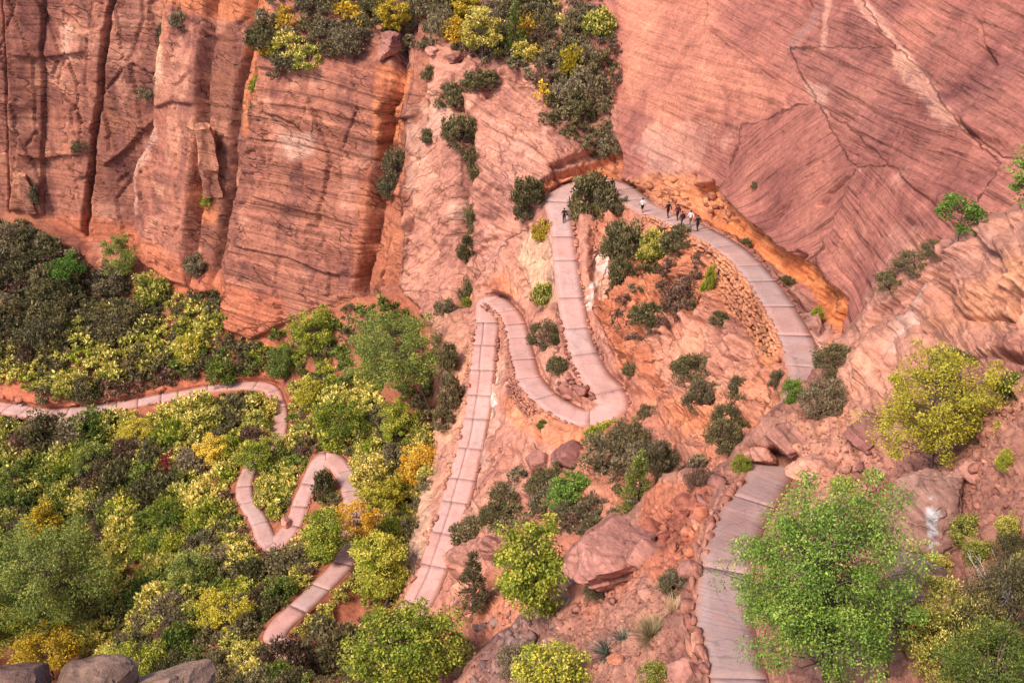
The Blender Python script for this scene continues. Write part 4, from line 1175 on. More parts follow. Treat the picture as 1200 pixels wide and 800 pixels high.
# ------------------------------------------------------------------ stone walls along the trail
def edge_pts(a, b, side, spacing, out=0.12):
    """points along one trail edge between control indices a..b, spaced in metres"""
    ii = np.nonzero((TI >= a) & (TI <= b))[0]
    s, last = [], -9
    for i in ii:
        if TS[i] - last >= spacing * 0.98:
            c = TC[i]
            s.append((c[0] + side * TN[i, 0] * (c[3] + out), c[1] + side * TN[i, 1] * (c[3] + out), c[2], math.atan2(_tan[i, 1], _tan[i, 0]), side * TN[i, 0], side * TN[i, 1]))
            last = TS[i]
    return s
srng = np.random.default_rng(21)
def stone_wall(a, b, side, rows, label, batter=0.18, top=0.12, sz=(0.5, 0.3, 0.28), mat=None, singles=False, name='stone_wall', cat='wall', skip=0.0):
    pts = edge_pts(a, b, side, sz[0] * 0.92)
    e = link(name, None, None, pts[len(pts) // 2][:3]); e.empty_display_size = 0.2
    tag(e, label, cat)
    inv = -np.array(pts[len(pts) // 2][:3])
    hp = Heap()
    for rrow in range(rows):
        for x, y, z, yaw, nx, ny in pts:
            if srng.random() < skip: continue
            k = int(srng.integers(12)); s = np.array(sz) * srng.uniform(0.7, 1.3, 3) * (srng.choice([0.6, 0.85, 1.0, 1.25, 1.6]) if rows < 5 else srng.uniform(1.0, 1.25)) * np.array([1, 1.2, 1.2])
            o_ = batter * rrow + srng.normal() * 0.05; al = srng.uniform(-0.15, 0.15) + (0.2 if rrow % 2 else 0)
            p = np.array([x + nx * o_ + math.cos(yaw) * al, y + ny * o_ + math.sin(yaw) * al, z + top - sz[2] * (rrow + 0.5) * 0.95 + srng.normal() * 0.03])
            jr = 0.15 if rows < 5 else 0.06
            ro = rot_xyz(srng.normal() * jr, srng.normal() * jr, yaw + srng.normal() * jr)
            if singles:
                o = link('stone', stone_mesh(k, mat or M_STONE), e, p + inv, Matrix(ro).to_euler(), s)
            else: hp.add(k, p + inv, s, ro)
    if not singles:
        o = hp.build('stones', mat or M_STONE, e); tag(o, kind='stuff')
    return e
stone_wall(8.3, 11.6, -1, 15, 'orange dry-stone retaining wall holding up the upper trail', 0.10, 0.12, (0.62, 0.4, 0.34), rock_material('orange_wall_stone', False, (0.43, 0.175, 0.105)))
stone_wall(19.6, 24.2, -1, 6, 'curved dry-stone wall round the outside of the hairpin bend', 0.13, 0.10, (0.5, 0.32, 0.28))
stone_wall(24.2, 26.9, -1, 2, 'row of rough stones edging the trail above the long straight leg', 0.1, 0.22, (0.5, 0.4, 0.34))
stone_wall(27.6, 34, 1, 3, 'line of loose stones edging the long straight leg above the drop', 0.22, 0.16, (0.6, 0.42, 0.36), None, False, skip=0.25)
stone_wall(17.6, 20.0, 1, 2, 'low stone edging on the inside of the descending leg above the hairpin', 0.1, 0.16, (0.45, 0.34, 0.3))
stone_wall(15.2, 18.6, -1, 2, 'broken line of stones on the outer side of the descending leg', 0.12, 0.14, (0.5, 0.36, 0.3), None, False, skip=0.4)
stone_wall(28.0, 32.5, -1, 1, 'scattered stones on the uphill side of the long straight leg', 0.12, 0.2, (0.5, 0.36, 0.3), None, False, skip=0.6)
stone_wall(8.6, 12.8, 1, 1, 'thin line of rocks between the upper trail and the wall foot', 0.12, 0.2, (0.5, 0.4, 0.34), None, False, skip=0.45)
stone_wall(52, 55.5, -1, 2, 'low row of stones along the hillside trail', 0.12, 0.14, (0.5, 0.36, 0.3), None, False, skip=0.5)
stone_wall(42.0, 45.2, -1, 3, 'low stone edging round the small lower hairpin on the hillside', 0.14, 0.12, (0.5, 0.32, 0.28))
stone_wall(1.6, 5.7, -1, 2, 'stone kerb of long blocks beside the near paved path', 0.16, 0.16, (0.8, 0.34, 0.34), None, True, 'stone_kerb', 'kerb')

# ------------------------------------------------------------------ boulders
boulder(457, 57, 46, 38, 'square red boulder perched on the cliff edge above the deep joint', None, 1, depthf=0.8, embed=0.15)
boulder(532, 70, 26, 18, 'tilted red block under the brush beside the perched boulder', None, 2)
boulder(508, 62, 16, 10, 'small red block lying between brush near the perched boulder', None, 3, sub=3)
boulder(520, 40, 24, 16, 'flat red slab lying uphill of the tilted block', None, 4, sub=3)
boulder(565, 6, 22, 24, 'red block standing among yellow brush on the bench', None, 5, sub=3)
boulder(632, 532, 40, 46, 'smooth brown sandstone hump below the hairpin wall', None, 6, embed=0.45)
boulder(660, 528, 52, 46, 'wedge shaped pink slab leaning below the hairpin wall', None, 7, embed=0.35, cuts=10)
boulder(545, 662, 62, 46, 'brown boulder blocking the foot of the long straight leg', None, 8, embed=0.2)
boulder(584, 645, 34, 44, 'rounded brown boulder behind the dark juniper', None, 9, embed=0.2)
boulder(712, 655, 122, 88, 'huge layered boulder with a scooped face on the rubble slope', None, 10, embed=0.3, cuts=14, strata=0.06, rough=0.09, sub=5, depthf=0.8)
boulder(752, 640, 50, 60, 'broken end of the layered boulder beside red rubble', None, 11, embed=0.35, strata=0.05)
boulder(797, 583, 42, 24, 'flat red slab on top of the rubble pile', None, 12, M_RED)
boulder(888, 532, 34, 34, 'pink boulder with a crack beside the end of the near path', None, 13, embed=0.2)
boulder(928, 508, 54, 40, 'leaning pink outcrop block beside the dark round bush', None, 14, embed=0.55, strata=0.05)
boulder(960, 545, 66, 40, 'low layered outcrop right of the near path end', None, 15, embed=0.4, strata=0.06)
boulder(1020, 500, 50, 48, 'pale pink outcrop block under the yellow tree', None, 16, embed=0.35, strata=0.05)
b0 = boulder(1078, 612, 150, 104, 'great dark layered boulder with a bleached white patch', None, 17, rock_material('dark_layered_rock', False, (0.30, 0.165, 0.13)), embed=0.25, strata=0.07, rough=0.11, sub=6, depthf=0.8)
boulder(1078, 684, 80, 62, 'streaked dark rock below the boulder with the white patch', None, 18, M_GREY, embed=0.3, strata=0.06)
boulder(1055, 592, 16, 26, 'upright narrow rock leaning on the dark layered boulder', None, 19, sub=3, embed=0.15)
boulder(1133, 590, 17, 10, 'small white-topped flat rock on the rubble', None, 20, rock_material('pale_rock', False, (0.60, 0.48, 0.44)), sub=3, embed=0.1)
boulder(1187, 458, 18, 18, 'small red block beside the green bush under the slanting slab', None, 21, M_RED, sub=3, embed=0.1)
boulder(1155, 560, 44, 36, 'tan block half buried below the dead branches', None, 22, embed=0.3)
boulder(800, 786, 48, 26, 'brown angular block at the foot of the stone kerb', None, 23, embed=0.25)
boulder(730, 780, 24, 18, 'small tilted red slab beside the yucca', None, 24, M_RED, sub=3)
boulder(808, 668, 34, 26, 'pale pink block against the stone kerb', None, 25, sub=3)
boulder(682, 462, 20, 16, 'layered pink rock inside the hairpin bend', None, 26, sub=3, near=False)
boulder(655, 452, 16, 20, 'rounded pink rock inside the hairpin bend', None, 27, sub=3)
boulder(668, 463, 18, 14, 'low pale rock filling the inside of the hairpin', None, 28, sub=3)
boulder(333, 610, 14, 20, 'orange block standing inside the small lower hairpin', None, 29, sub=3)
boulder(315, 508, 8, 16, 'small orange rock standing beside the short hillside leg', None, 30, M_RED, sub=3)
boulder(118, 307, 14, 14, 'small square red block on the slope under the cliff', None, 31, M_RED, sub=3)
boulder(237, 330, 22, 30, 'red stump of rock at the foot of the projecting cliff pillar', None, 32, M_RED, sub=3)
M_PILLAR = rock_material('cliff_pillar_rock', False, (0.42, 0.18, 0.125))
def pillar(u, v0, v1, wpx, label, seed):
    """squared rock column standing against the cliff, seen from pixel row v0 (top) to v1 (foot)"""
    p = ground(u, v1, False); t = depth_of(p); w = wpx * t / F; h = (v1 - v0) * t / F / 0.9
    bm = bmesh.new(); bmesh.ops.create_cube(bm, size=1.0); bmesh.ops.subdivide_edges(bm, edges=bm.edges[:], cuts=11, use_grid_fill=True)
    bm.verts.index_update(); W = np.array([q.co[:] for q in bm.verts]); Fc = np.array([[q.index for q in f.verts] for f in bm.faces]); bm.free()
    W = W * np.array([w, w * 0.9, h]) + np.array([0, 0, h * 0.46])
    k = 1 - 0.25 * sstep(0.7, 1.0, W[:, 2] / h); W[:, 0] *= k
    W += 0.22 * w * np.stack([fbm(W / 1.2 + seed, 3, 0.6, 1), fbm(W / 1.2 + seed, 3, 0.6, 2), fbm(W / 1.2, 2, 0.6, 3)], -1) + (0.10 * w * bedstep(W[:, 2] * 0.9 + seed, 3))[:, None] * np.sign(W) * np.array([1, 1, 0])
    me = mesh_np('rock_pillar', W, Fc, M_PILLAR, True); me.set_sharp_from_angle(angle=math.radians(30))
    tag(link('rock_pillar', me, None, p, (0, 0, 0.2 * seed)), label, 'rock pillar')
pillar(246, 148, 224, 19, 'slender squared pillar of rock standing in the cliff joint', 1)
pillar(37, 203, 246, 10, 'short rock stub at the foot of the jointed cliff', 2)
# white patch on the dark boulder and white patch on the layered one are drifts of crust on the rock
def stain(o_, u0, v0, du, dv):
    """bleached crust: coats the vertices of the rock that face out around one spot"""
    bpy.context.view_layer.update()
    me = o_.data; Wv = np.empty(len(me.vertices) * 3, np.float32); me.vertices.foreach_get('co', Wv)
    Wm = np.array(o_.matrix_world); Wv = Wv.reshape(-1, 3) @ Wm[:3, :3].T + Wm[:3, 3]
    pu, pv, pt = project(Wv)
    q = np.hypot((pu - u0) / du, (pv - v0) / dv) + 0.9 * fbm(Wv * 2.6, 4, 0.65, 3)
    a = me.attributes.new('stain', 'FLOAT', 'POINT'); a.data.foreach_set('value', (0.85 * (1 - sstep(0.6, 1.0, q))).astype(np.float32))
stain(b0, 1092, 612, 9, 26)

rk = random.Random(12)
def rocks_in(poly, n, wr, label, group, mat, near=None, name='rock'):
    xs = [q[0] for q in poly]; ys = [q[1] for q in poly]; k = 0
    while k < n:
        u, v = rk.uniform(min(xs), max(xs)), rk.uniform(min(ys), max(ys))
        if not inpoly(np.array([u]), np.array([v]), poly)[0]: continue
        iy, ix = np.searchsorted(VY, v), np.searchsorted(UX, u)
        if keepF[iy, ix] > 0.3 or (keep[iy, ix] > 0.3 and sdF[iy, ix] > 0): k += 1; continue
        w = rk.uniform(*wr) * (1.6 if rk.random() < 0.12 else 1)
        p = ground(u, v, near); t = depth_of(p); s = w * t / F
        o = link(name, stone_mesh(rk.randrange(12), mat), None, p + np.array([0, 0, s * 0.12]), (rk.uniform(-0.5, 0.5), rk.uniform(-0.5, 0.5), rk.uniform(0, 6.3)), (s, s * rk.uniform(0.7, 1.1), s * rk.uniform(0.6, 1.2)))
        tag(o, label, 'rock', group); k += 1
rocks_in([(770, 590), (835, 580), (828, 640), (795, 680), (770, 660), (745, 625)], 60, (8, 20), 'red angular rock in the rubble pile beside the stone kerb', 'rubble pile below the near path', M_RED)
rocks_in([(700, 690), (800, 680), (808, 800), (640, 800), (660, 730)], 55, (6, 15), 'loose brown rock on the near slope round the grass tufts', 'loose rocks on the near slope', M_BOULDER)
rocks_in([(560, 745), (640, 715), (660, 760), (600, 800), (545, 800)], 36, (7, 17), 'grey slaty rock in the dark scree between the small trees', 'dark scree rocks', M_GREY)
rocks_in([(1110, 480), (1200, 470), (1200, 600), (1130, 610), (1080, 560)], 60, (6, 15), 'broken red rock in the rubble under the slanting slab', 'rubble under the slanting slab', M_STONE)
rocks_in([(990, 540), (1040, 520), (1080, 560), (1030, 590), (960, 570)], 24, (8, 18), 'tumbled pink rock under the yellow tree', 'tumbled rocks under the yellow tree', M_BOULDER)
rocks_in([(860, 570), (880, 550), (830, 600), (800, 610), (840, 560)], 14, (10, 22), 'pink block bordering the far end of the near path', 'blocks beside the near path end', M_BOULDER)
rocks_in([(750, 500), (830, 520), (850, 560), (780, 570)], 30, (5, 10), 'small pink rock in the gully bed', 'rocks in the gully bed', M_BOULDER, False)
rocks_in([(730, 212), (800, 206), (855, 235), (858, 262), (800, 246), (750, 230)], 55, (5, 12), 'broken orange block at the foot of the great wall beside the hikers', 'broken blocks above the upper trail', rock_material('orange_block', False, (0.52, 0.22, 0.12)))
rocks_in([(650, 455), (686, 468), (680, 450), (662, 440)], 9, (6, 12), 'small pink stone inside the hairpin bend', 'stones inside the hairpin', M_BOULDER, False)
rocks_in([(0, 462), (60, 472), (130, 468), (200, 452), (200, 458), (120, 471), (40, 479), (0, 468)], 26, (4, 9), 'small orange rock on the cut bank above the hillside trail', 'rocks on the cut bank', M_RED, False)
hp = Heap()
for poly, n, wr, near in (([(640, 800), (660, 720), (740, 640), (835, 575), (812, 800)], 1500, (1.5, 5), True), ([(1000, 530), (1200, 460), (1210, 620), (1080, 640), (1000, 600)], 1100, (1.5, 5), True),
                          ([(540, 800), (560, 760), (640, 700), (660, 760), (640, 800)], 450, (2, 6), True), ([(730, 500), (840, 520), (850, 560), (740, 600), (700, 560)], 500, (1.2, 3.5), False),
                          ([(690, 340), (830, 300), (800, 420), (740, 450)], 350, (1.2, 3.2), False), ([(865, 278), (975, 400), (960, 415), (900, 330)], 200, (1.0, 2.8), False),
                          ([(930, 480), (1010, 470), (1040, 560), (940, 570)], 300, (1.5, 5), True)):
    xs = [q[0] for q in poly]; ys = [q[1] for q in poly]
    uu = srng.uniform(min(xs), max(xs), n * 2); vv = srng.uniform(min(ys), max(ys), n * 2)
    for u, v in zip(uu, vv):
        if not inpoly(np.array([u]), np.array([v]), poly)[0]: continue
        iy, ix = np.searchsorted(VY, v), np.searchsorted(UX, u)
        if keepF[iy, ix] > 0.3 or keep[iy, ix] > 0.3: continue
        p = ground(u, v, near and sdF[iy, ix] < 0); s = srng.uniform(*wr) * depth_of(p) / F
        hp.add(int(srng.integers(12)), p + np.array([0, 0, s * 0.1]), np.array([s, s * 0.8, s * 0.8]), rot_xyz(*srng.uniform(-0.6, 0.6, 2), srng.uniform(0, 6)))
o = hp.build('gravel', M_STONE); tag(o, 'loose red gravel and chips strewn over the slopes', 'gravel', kind='stuff')

M_RIM = rock_material('lichen_grey_rock', False, (0.25, 0.155, 0.12))
# overlook rocks at the photographer's feet
bp_ = [(25, 806, 130, 82, 'grey weathered rock with a rounded top on the overlook rim', 40), (108, 812, 100, 70, 'dark fissured rock between its neighbours on the overlook rim', 41), (185, 816, 130, 64, 'low broad pinkish rock on the overlook rim', 42)]
rim = bmesh.new(); bmesh.ops.create_grid(rim, x_segments=60, y_segments=40, size=1.0)
Vr = np.array([v.co[:] for v in rim.verts]); Fr = np.array([[v.index for v in f.verts] for f in rim.faces]); rim.free()
RT = 12.0
pr = at_t(np.array(100.), np.array(835.), np.array(RT))
Vr = Vr * np.array([6.0, 5.4, 1]) + np.array([pr[0] - 1.6, pr[1] - 5.0, 0])
edge = np.clip((Vr[:, 1] - (pr[1] - 1.0)) / 1.4, 0, 1)
Vr[:, 2] = pr[2] - 0.35 - edge ** 2 * 6 + 0.5 * fbm(Vr / 1.6, 3, 0.55, 33) + np.clip(pr[1] - 1.2 - Vr[:, 1], 0, 9) * 0.9
Vr[:, 2] = np.minimum(Vr[:, 2], CAMZ - 1.7)
rimo = link('overlook_rim', mesh_np('overlook_rim', Vr, Fr, M_GREY, True)); tag(rimo, 'rocky rim below the viewpoint', kind='structure')
for u, v, w, h, lb, sd in bp_:
    p = at_t(np.array(float(u)), np.array(float(v)), np.array(RT)); rx = 0.5 * w * RT / F * 1.15; rz = 0.5 * h * RT / F * 1.25
    W, Fc = big_boulder(sd, 5, 8, 0.9, 0.10, 0.03)
    me = mesh_np('boulder', W, Fc, M_RIM, True); me.set_sharp_from_angle(angle=math.radians(32))
    tag(link('boulder', me, None, p, (0.1, 0.05, sd), (rx, rx * 0.9, rz)), lb, 'boulder')
print('rocks built')

# ------------------------------------------------------------------ trees
tree(982, 812, 'large bright green broadleaf tree beside the near path', tree_meshes(1, 'bright', 8.4, 4.6, 2.55, 2.2, 3.2, 170, 190, 0.46, 0.078, 0.55, (-1.05, 0.2), 0.12, 0.1, 3), name='broadleaf_tree', near=True)
tree(1100, 556, 'yellow-leaved small tree growing on the slanting slab', tree_meshes(2, 'chart', 5.6, 3.5, 2.8, 2.2, 2.4, 120, 110, 0.42, 0.092, 0.5, (-0.5, 0), 0.09, 0.25, 2), name='broadleaf_tree', near=True)
tree(1222, 285, 'green leafy tree overhanging the crest of the slanting slab', tree_meshes(3, 'bright', 4.2, 3.2, 1.6, 1.4, 1.5, 46, 90, 0.40, 0.12, 0.5, (-0.5, 0), 0.07, 0.1, 2), name='broadleaf_tree', near=True)
tree(1140, 285, 'small light green sapling on the crest below the leafy tree', tree_meshes(4, 'bright', 2.2, 1.4, 1.2, 0.9, 0.9, 22, 60, 0.32, 0.12, 0.5, (-0.3, 0), 0.04), name='broadleaf_tree', near=True)
tree(634, 735, 'tall narrow yellow-green tree beside the dark juniper', tree_meshes(5, 'lime', 7.4, 4.0, 1.7, 1.5, 3.3, 80, 100, 0.50, 0.17, 0.55, (-0.2, 0), 0.09), name='broadleaf_tree', near=True)
tree(486, 822, 'broad yellow-green tree below the foot of the straight leg', tree_meshes(6, 'lime', 8.0, 4.6, 4.0, 3.4, 2.9, 110, 100, 0.75, 0.21, 0.55, (0, 0), 0.13, 0.1, 2), name='broadleaf_tree', near=False)
tree(646, 822, 'low yellow-green tree on the near slope by the dark scree', tree_meshes(7, 'lime', 3.2, 1.8, 1.8, 1.4, 1.1, 50, 80, 0.40, 0.13, 0.55, (0, 0), 0.05, 0.1, 2), name='broadleaf_tree', near=True)
tree(508, 482, 'spreading feathery green tree with a leaning trunk beside the ridge', tree_meshes(8, 'willow', 12.5, 9.0, 5.4, 4.4, 4.6, 120, 80, 0.95, 0.24, 0.35, (-4.2, -0.4), 0.17, 0.5, 2), name='broadleaf_tree', near=False)
tree(368, 418, 'pale yellow-green tree at the foot of the smooth cliff slab', tree_meshes(9, 'lime', 6.5, 4.4, 3.4, 3.0, 2.8, 60, 90, 0.8, 0.24, 0.4, (0, 0), 0.11, 0.3), name='broadleaf_tree', near=False)
tree(333, 446, 'small green willow above the bend of the hillside trail', tree_meshes(10, 'willow', 5.6, 3.2, 2.0, 1.8, 2.3, 40, 90, 0.6, 0.22, 0.35, (0, 0), 0.08, 0.4), name='broadleaf_tree', near=False)
tree(84, 338, 'light green round tree at the foot of the jointed cliff', tree_meshes(11, 'bright', 5.8, 3.6, 2.5, 2.2, 2.4, 40, 90, 0.65, 0.25, 0.45), name='broadleaf_tree', near=False)
tree(150, 326, 'dull green willow tree under the projecting cliff pillar', tree_meshes(12, 'willow', 7.0, 4.2, 2.6, 2.3, 3.0, 46, 90, 0.7, 0.25, 0.35, (-0.6, 0), 0.1, 0.4), name='broadleaf_tree', near=False)
tree(494, 578, 'golden-leaved tree against the pale rock flank', tree_meshes(13, 'gold', 6.2, 3.9, 2.5, 2.2, 2.6, 55, 90, 0.62, 0.21, 0.5), name='broadleaf_tree', near=False)
tree(452, 712, 'yellow-green tree standing between the two lower trail legs', tree_meshes(14, 'lime', 8.8, 5.4, 2.7, 2.5, 3.6, 85, 95, 0.72, 0.22, 0.5), name='broadleaf_tree', near=False)
tree(384, 655, 'olive green tree rising beside the lower trail leg', tree_meshes(15, 'lime', 5.6, 3.3, 2.0, 1.8, 2.3, 50, 90, 0.62, 0.22, 0.5), name='broadleaf_tree', near=False)
tree(432, 585, 'yellow-leaved small tree beside the lower hairpin top', tree_meshes(16, 'yellow', 5.6, 3.4, 2.4, 2.0, 2.2, 46, 85, 0.6, 0.22, 0.5), name='broadleaf_tree', near=False)
tree(135, 738, 'big olive green tree with a leaning trunk on the lower hillside', tree_meshes(17, 'willow', 13.5, 9.0, 6.6, 5.4, 5.6, 150, 115, 1.15, 0.27, 0.4, (-4.6, -0.8), 0.22, 0.4, 2), name='broadleaf_tree', near=False)
tree(22, 770, 'dull olive tree next to the big leaning tree', tree_meshes(18, 'lime', 9.5, 6.2, 4.2, 3.6, 4.2, 80, 100, 0.95, 0.26, 0.4, (-0.6, 0), 0.15, 0.3), name='broadleaf_tree', near=False)
tree(62, 650, 'slim golden tree behind the big leaning tree', tree_meshes(19, 'gold', 7.5, 5.2, 2.2, 2.0, 2.8, 44, 90, 0.7, 0.26, 0.5), name='broadleaf_tree', near=False)
tree(163, 808, 'rounded yellow-green tree below the big leaning tree', tree_meshes(20, 'lime', 5.6, 3.0, 3.4, 3.0, 2.2, 60, 100, 0.7, 0.2, 0.4), name='broadleaf_tree', near=False)
tree(62, 792, 'golden-tipped tree hugging the big leaning tree', tree_meshes(21, 'gold', 6.5, 3.8, 3.2, 2.8, 2.6, 60, 95, 0.7, 0.22, 0.5), name='broadleaf_tree', near=False)
tree(566, 75, 'pale yellow tree on the bench behind the ridge', tree_meshes(22, 'yellow', 6.2, 3.7, 2.3, 2.0, 2.5, 44, 85, 0.62, 0.23, 0.5), name='broadleaf_tree', near=False)
tree(545, 24, 'golden yellow tree at the top of the bench', tree_meshes(23, 'gold', 4.6, 2.6, 2.0, 1.8, 1.8, 36, 80, 0.6, 0.23, 0.5), name='broadleaf_tree', near=False)
tree(462, 40, 'amber tree on the cliff top behind the perched boulder', tree_meshes(24, 'gold', 4.8, 2.8, 2.0, 1.8, 1.9, 36, 80, 0.6, 0.23, 0.5), name='broadleaf_tree', near=False)
tree(400, 520, 'small green tree with pale stem above the lower hairpin', tree_meshes(25, 'lime', 5.4, 3.4, 2.6, 2.2, 2.0, 46, 85, 0.62, 0.22, 0.5), name='broadleaf_tree', near=False)
tree(563, 727, 'dark conical juniper in front of the brown boulders', conifer_meshes(31, 6.6, 1.75, 'dark', 22, 34, 0.20), name='juniper_tree', near=False)
tree(746, 618, 'dark juniper rising from the gully brush', conifer_meshes(32, 6.2, 1.6, 'green', 22, 34, 0.18), name='juniper_tree', near=False)
tree(602, 68, 'single dark pine on the bench behind the ridge', conifer_meshes(33, 7.4, 1.7, 'green', 22, 30, 0.24), name='pine_tree', near=False)
print('trees built')

for k, (u, v, kd, hh, rr, lb) in enumerate([
    (300, 556, 'lime', 4.6, 2.0, 'yellow-green young tree hiding the trail where it bends on the hillside'),
    (318, 540, 'yellow', 3.8, 1.7, 'pale yellow young tree at the lower end of the short hillside leg'),
    (422, 640, 'gold', 6.0, 2.1, 'amber young tree leaning over the lower trail leg'),
    (250, 545, 'chart', 4.6, 2.2, 'bright yellow young tree on the slope inside the trail bend'),
    (205, 625, 'lime', 5.4, 2.6, 'leafy yellow-green young tree in the lower brush'),
    (110, 560, 'willow', 5.6, 2.7, 'soft green young tree below the hillside trail'),
    (268, 735, 'chart', 4.6, 2.6, 'bright yellow young tree above the lowest leg'),
    (30, 590, 'green', 6.0, 3.0, 'dark green young tree in the brush near the slim golden tree'),
    (230, 690, 'willow', 4.8, 2.4, 'grey-green young tree in the lower brush'),
    (470, 520, 'lime', 5.6, 2.4, 'yellow-green young tree in the hollow under the leaning tree'),
    (450, 600, 'chart', 5.0, 2.2, 'bright yellow young tree between the hairpin and the pale rock flank'),
    (220, 420, 'chart', 3.6, 1.9, 'bright yellow young tree in the band above the hillside trail'),
    (362, 478, 'chart', 4.2, 2.0, 'bright yellow young tree just right of the short hillside leg'),
    (160, 520, 'chart', 4.2, 2.1, 'bright yellow young tree beside the dark red bush')]):
    tree(u, v, lb, tree_meshes(60 + k, kd, hh, hh * 0.58, rr, rr * 0.9, hh * 0.42, 46, 80, 0.52, 0.19, 0.45), name='young_tree', near=False)
# ------------------------------------------------------------------ single shrubs
S = shrub
S('dark', 692, 233, 52, 62, 'big round grey-green bush inside the top hairpin', near=False)
S('grey', 708, 240, 34, 40, 'grey bush pressed against the big round bush', near=False)
S('gold', 701, 246, 16, 14, 'small orange-yellow bush at the foot of the big round bush', near=False)
S('grey', 729, 240, 18, 20, 'small grey bush beside the upper trail', near=False)
S('dark', 627, 228, 34, 38, 'dark bush left of the top hairpin', near=False)
S('gold', 634, 270, 24, 30, 'golden bush left of the descending leg', near=False)
S('grey', 618, 250, 22, 24, 'small greyish bush under the dark bush by the top hairpin', near=False)
S('dark', 742, 292, 44, 56, 'dark bush hanging over the orange bank', near=False)
S('yellow', 768, 290, 40, 44, 'yellow-spotted bush on the lip of the orange bank', near=False)
S('dark', 795, 282, 38, 32, 'dark bush on the orange bank below the hikers', near=False)
S('dark', 733, 330, 30, 44, 'dark bush clinging to the orange bank beside the white streak', near=False)
S('brown', 794, 350, 44, 56, 'bare brown twiggy bush on the orange bank', near=False)
S('dark', 762, 378, 36, 30, 'dark bush low on the orange bank', near=False)
S('dark', 748, 437, 20, 18, 'small dark bush beside the outside of the hairpin', near=False)
S('lime', 826, 330, 14, 44, 'narrow yellow-green bush at the end of the retaining wall', near=False)
S('dark', 640, 394, 36, 38, 'round dark bush between the two hairpin legs', near=False, fine=True)
S('dark', 655, 431, 24, 22, 'small dark bush below the round one between the hairpin legs', near=False)
S('yellow', 637, 345, 26, 32, 'thin yellowish bush beside the descending leg', near=False)
S('dark', 540, 330, 26, 34, 'dark bush at the bottom of the bushy groove', near=False)
S('dark', 545, 292, 22, 36, 'dark bush in the middle of the bushy groove', near=False)
S('dark', 548, 256, 22, 40, 'dark bush filling the bushy groove below the ledge', near=False)
S('dark', 550, 190, 36, 44, 'wide dark bush in the groove beside the triangular slab', near=False)
S('dark', 540, 155, 38, 40, 'wide dark bush at the head of the bushy groove', near=False)
S('dark', 527, 112, 32, 32, 'dark bush left of the triangular slab top', near=False)
S('dark', 562, 92, 38, 22, 'low dark bush on top of the triangular slab', near=False)
S('dark', 501, 85, 20, 18, 'small dark bush below the tilted red block', near=False)
S('dark', 500, 160, 16, 20, 'small dark bush in the thin crack of the ridge', near=False)
S('grey', 456, 190, 24, 44, 'grey bush growing up the deep cliff joint', near=False)
S('grey', 448, 215, 26, 30, 'grey bush lower in the deep cliff joint', near=False)
S('dark', 525, 420, 22, 44, 'dark bush on the left flank of the straight leg', near=False)
S('dark', 531, 462, 28, 56, 'tall dark bush beside the straight leg edge', near=False)
S('dark', 527, 495, 24, 30, 'lower dark bush beside the straight leg edge', near=False)
S('grey', 523, 362, 24, 24, 'grey bush left of the short hairpin', near=False)
S('lime', 545, 352, 12, 14, 'tiny yellow-green bush at the short hairpin', near=False)
S('dark', 850, 377, 20, 18, 'small dark bush below the retaining wall', near=False)
S('dark', 822, 437, 54, 40, 'dark round bush on the pink rock below the retaining wall', near=False, fine=True)
S('grey', 832, 472, 42, 50, 'grey feathery bush on the pink rock below the round bush', near=False, fine=True)
S('grey', 872, 458, 18, 28, 'thin grey bush in the rock groove', near=False)
S('lime', 890, 398, 22, 28, 'yellow-green tuft bush at the wall foot', near=False, fine=True)
S('grey', 908, 444, 18, 24, 'small grey bush beside the wall end', near=False)
S('bright', 926, 462, 28, 34, 'bright green bush left of the hidden path bend', near=True, fine=True)
S('grey', 966, 470, 54, 58, 'large round grey-brown bush where the path disappears', near=True, fine=True)
S('dark', 988, 424, 50, 38, 'dark flat-topped bush at the lower end of the great wall', near=True, fine=True)
S('dark', 862, 490, 58, 54, 'dark feathery bush above the pink boulders', near=False, fine=True)
S('dark', 862, 525, 44, 44, 'dark bush below the feathery one by the pink boulders', near=False, fine=True)
S('lime', 868, 542, 22, 24, 'yellow-green bush in front of the dark feathery bush', near=True, fine=True)
S('dark', 1052, 330, 40, 28, 'dark bush on the slab crest against the great wall', near=True, fine=True)
S('dark', 1072, 306, 48, 30, 'wide dark bush higher on the slab crest', near=True, fine=True)
S('dark', 1095, 290, 30, 20, 'small dark bush near the sapling on the crest', near=True, fine=True)
S('green', 1178, 446, 40, 30, 'green bush under the slanting slab', near=True, fine=True)
S('dark', 1115, 425, 50, 36, 'dark bush behind the yellow tree', near=True, fine=True)
S('lime', 1195, 552, 20, 30, 'yellow-green bush at the rubble edge', near=True, fine=True)
S('lime', 958, 374, 14, 18, 'pale green tuft beside the upper trail under the wall', near=False)
S('dark', 921, 326, 18, 14, 'dark bush under the orange overhang', near=False)
S('dark', 872, 282, 14, 12, 'little dark bush at the wall foot near the hikers', near=False)
S('dark', 890, 217, 10, 9, 'lone dark bush on the great wall', near=False)
S('dark', 597, 580, 46, 40, 'dark bush below the brown sandstone hump', near=False, fine=True)
S('dark', 592, 608, 40, 36, 'dark bush beside the foot of the straight leg', near=False, fine=True)
S('dark', 640, 563, 54, 42, 'wide dark bush under the wedge shaped slab', near=False, fine=True)
S('bright', 686, 583, 58, 36, 'bright green cushion bush in the gully', near=False, fine=True)
S('grey', 715, 542, 66, 56, 'large grey bush in the gully under the hairpin', near=False, fine=True)
S('dark', 745, 530, 50, 46, 'dark bush behind the gully juniper', near=False, fine=True)
S('grey', 782, 548, 44, 62, 'upright grey twiggy bush right of the gully juniper', near=False, fine=True)
S('lime', 700, 510, 32, 26, 'yellow bush at the foot of the hairpin wall', near=False)
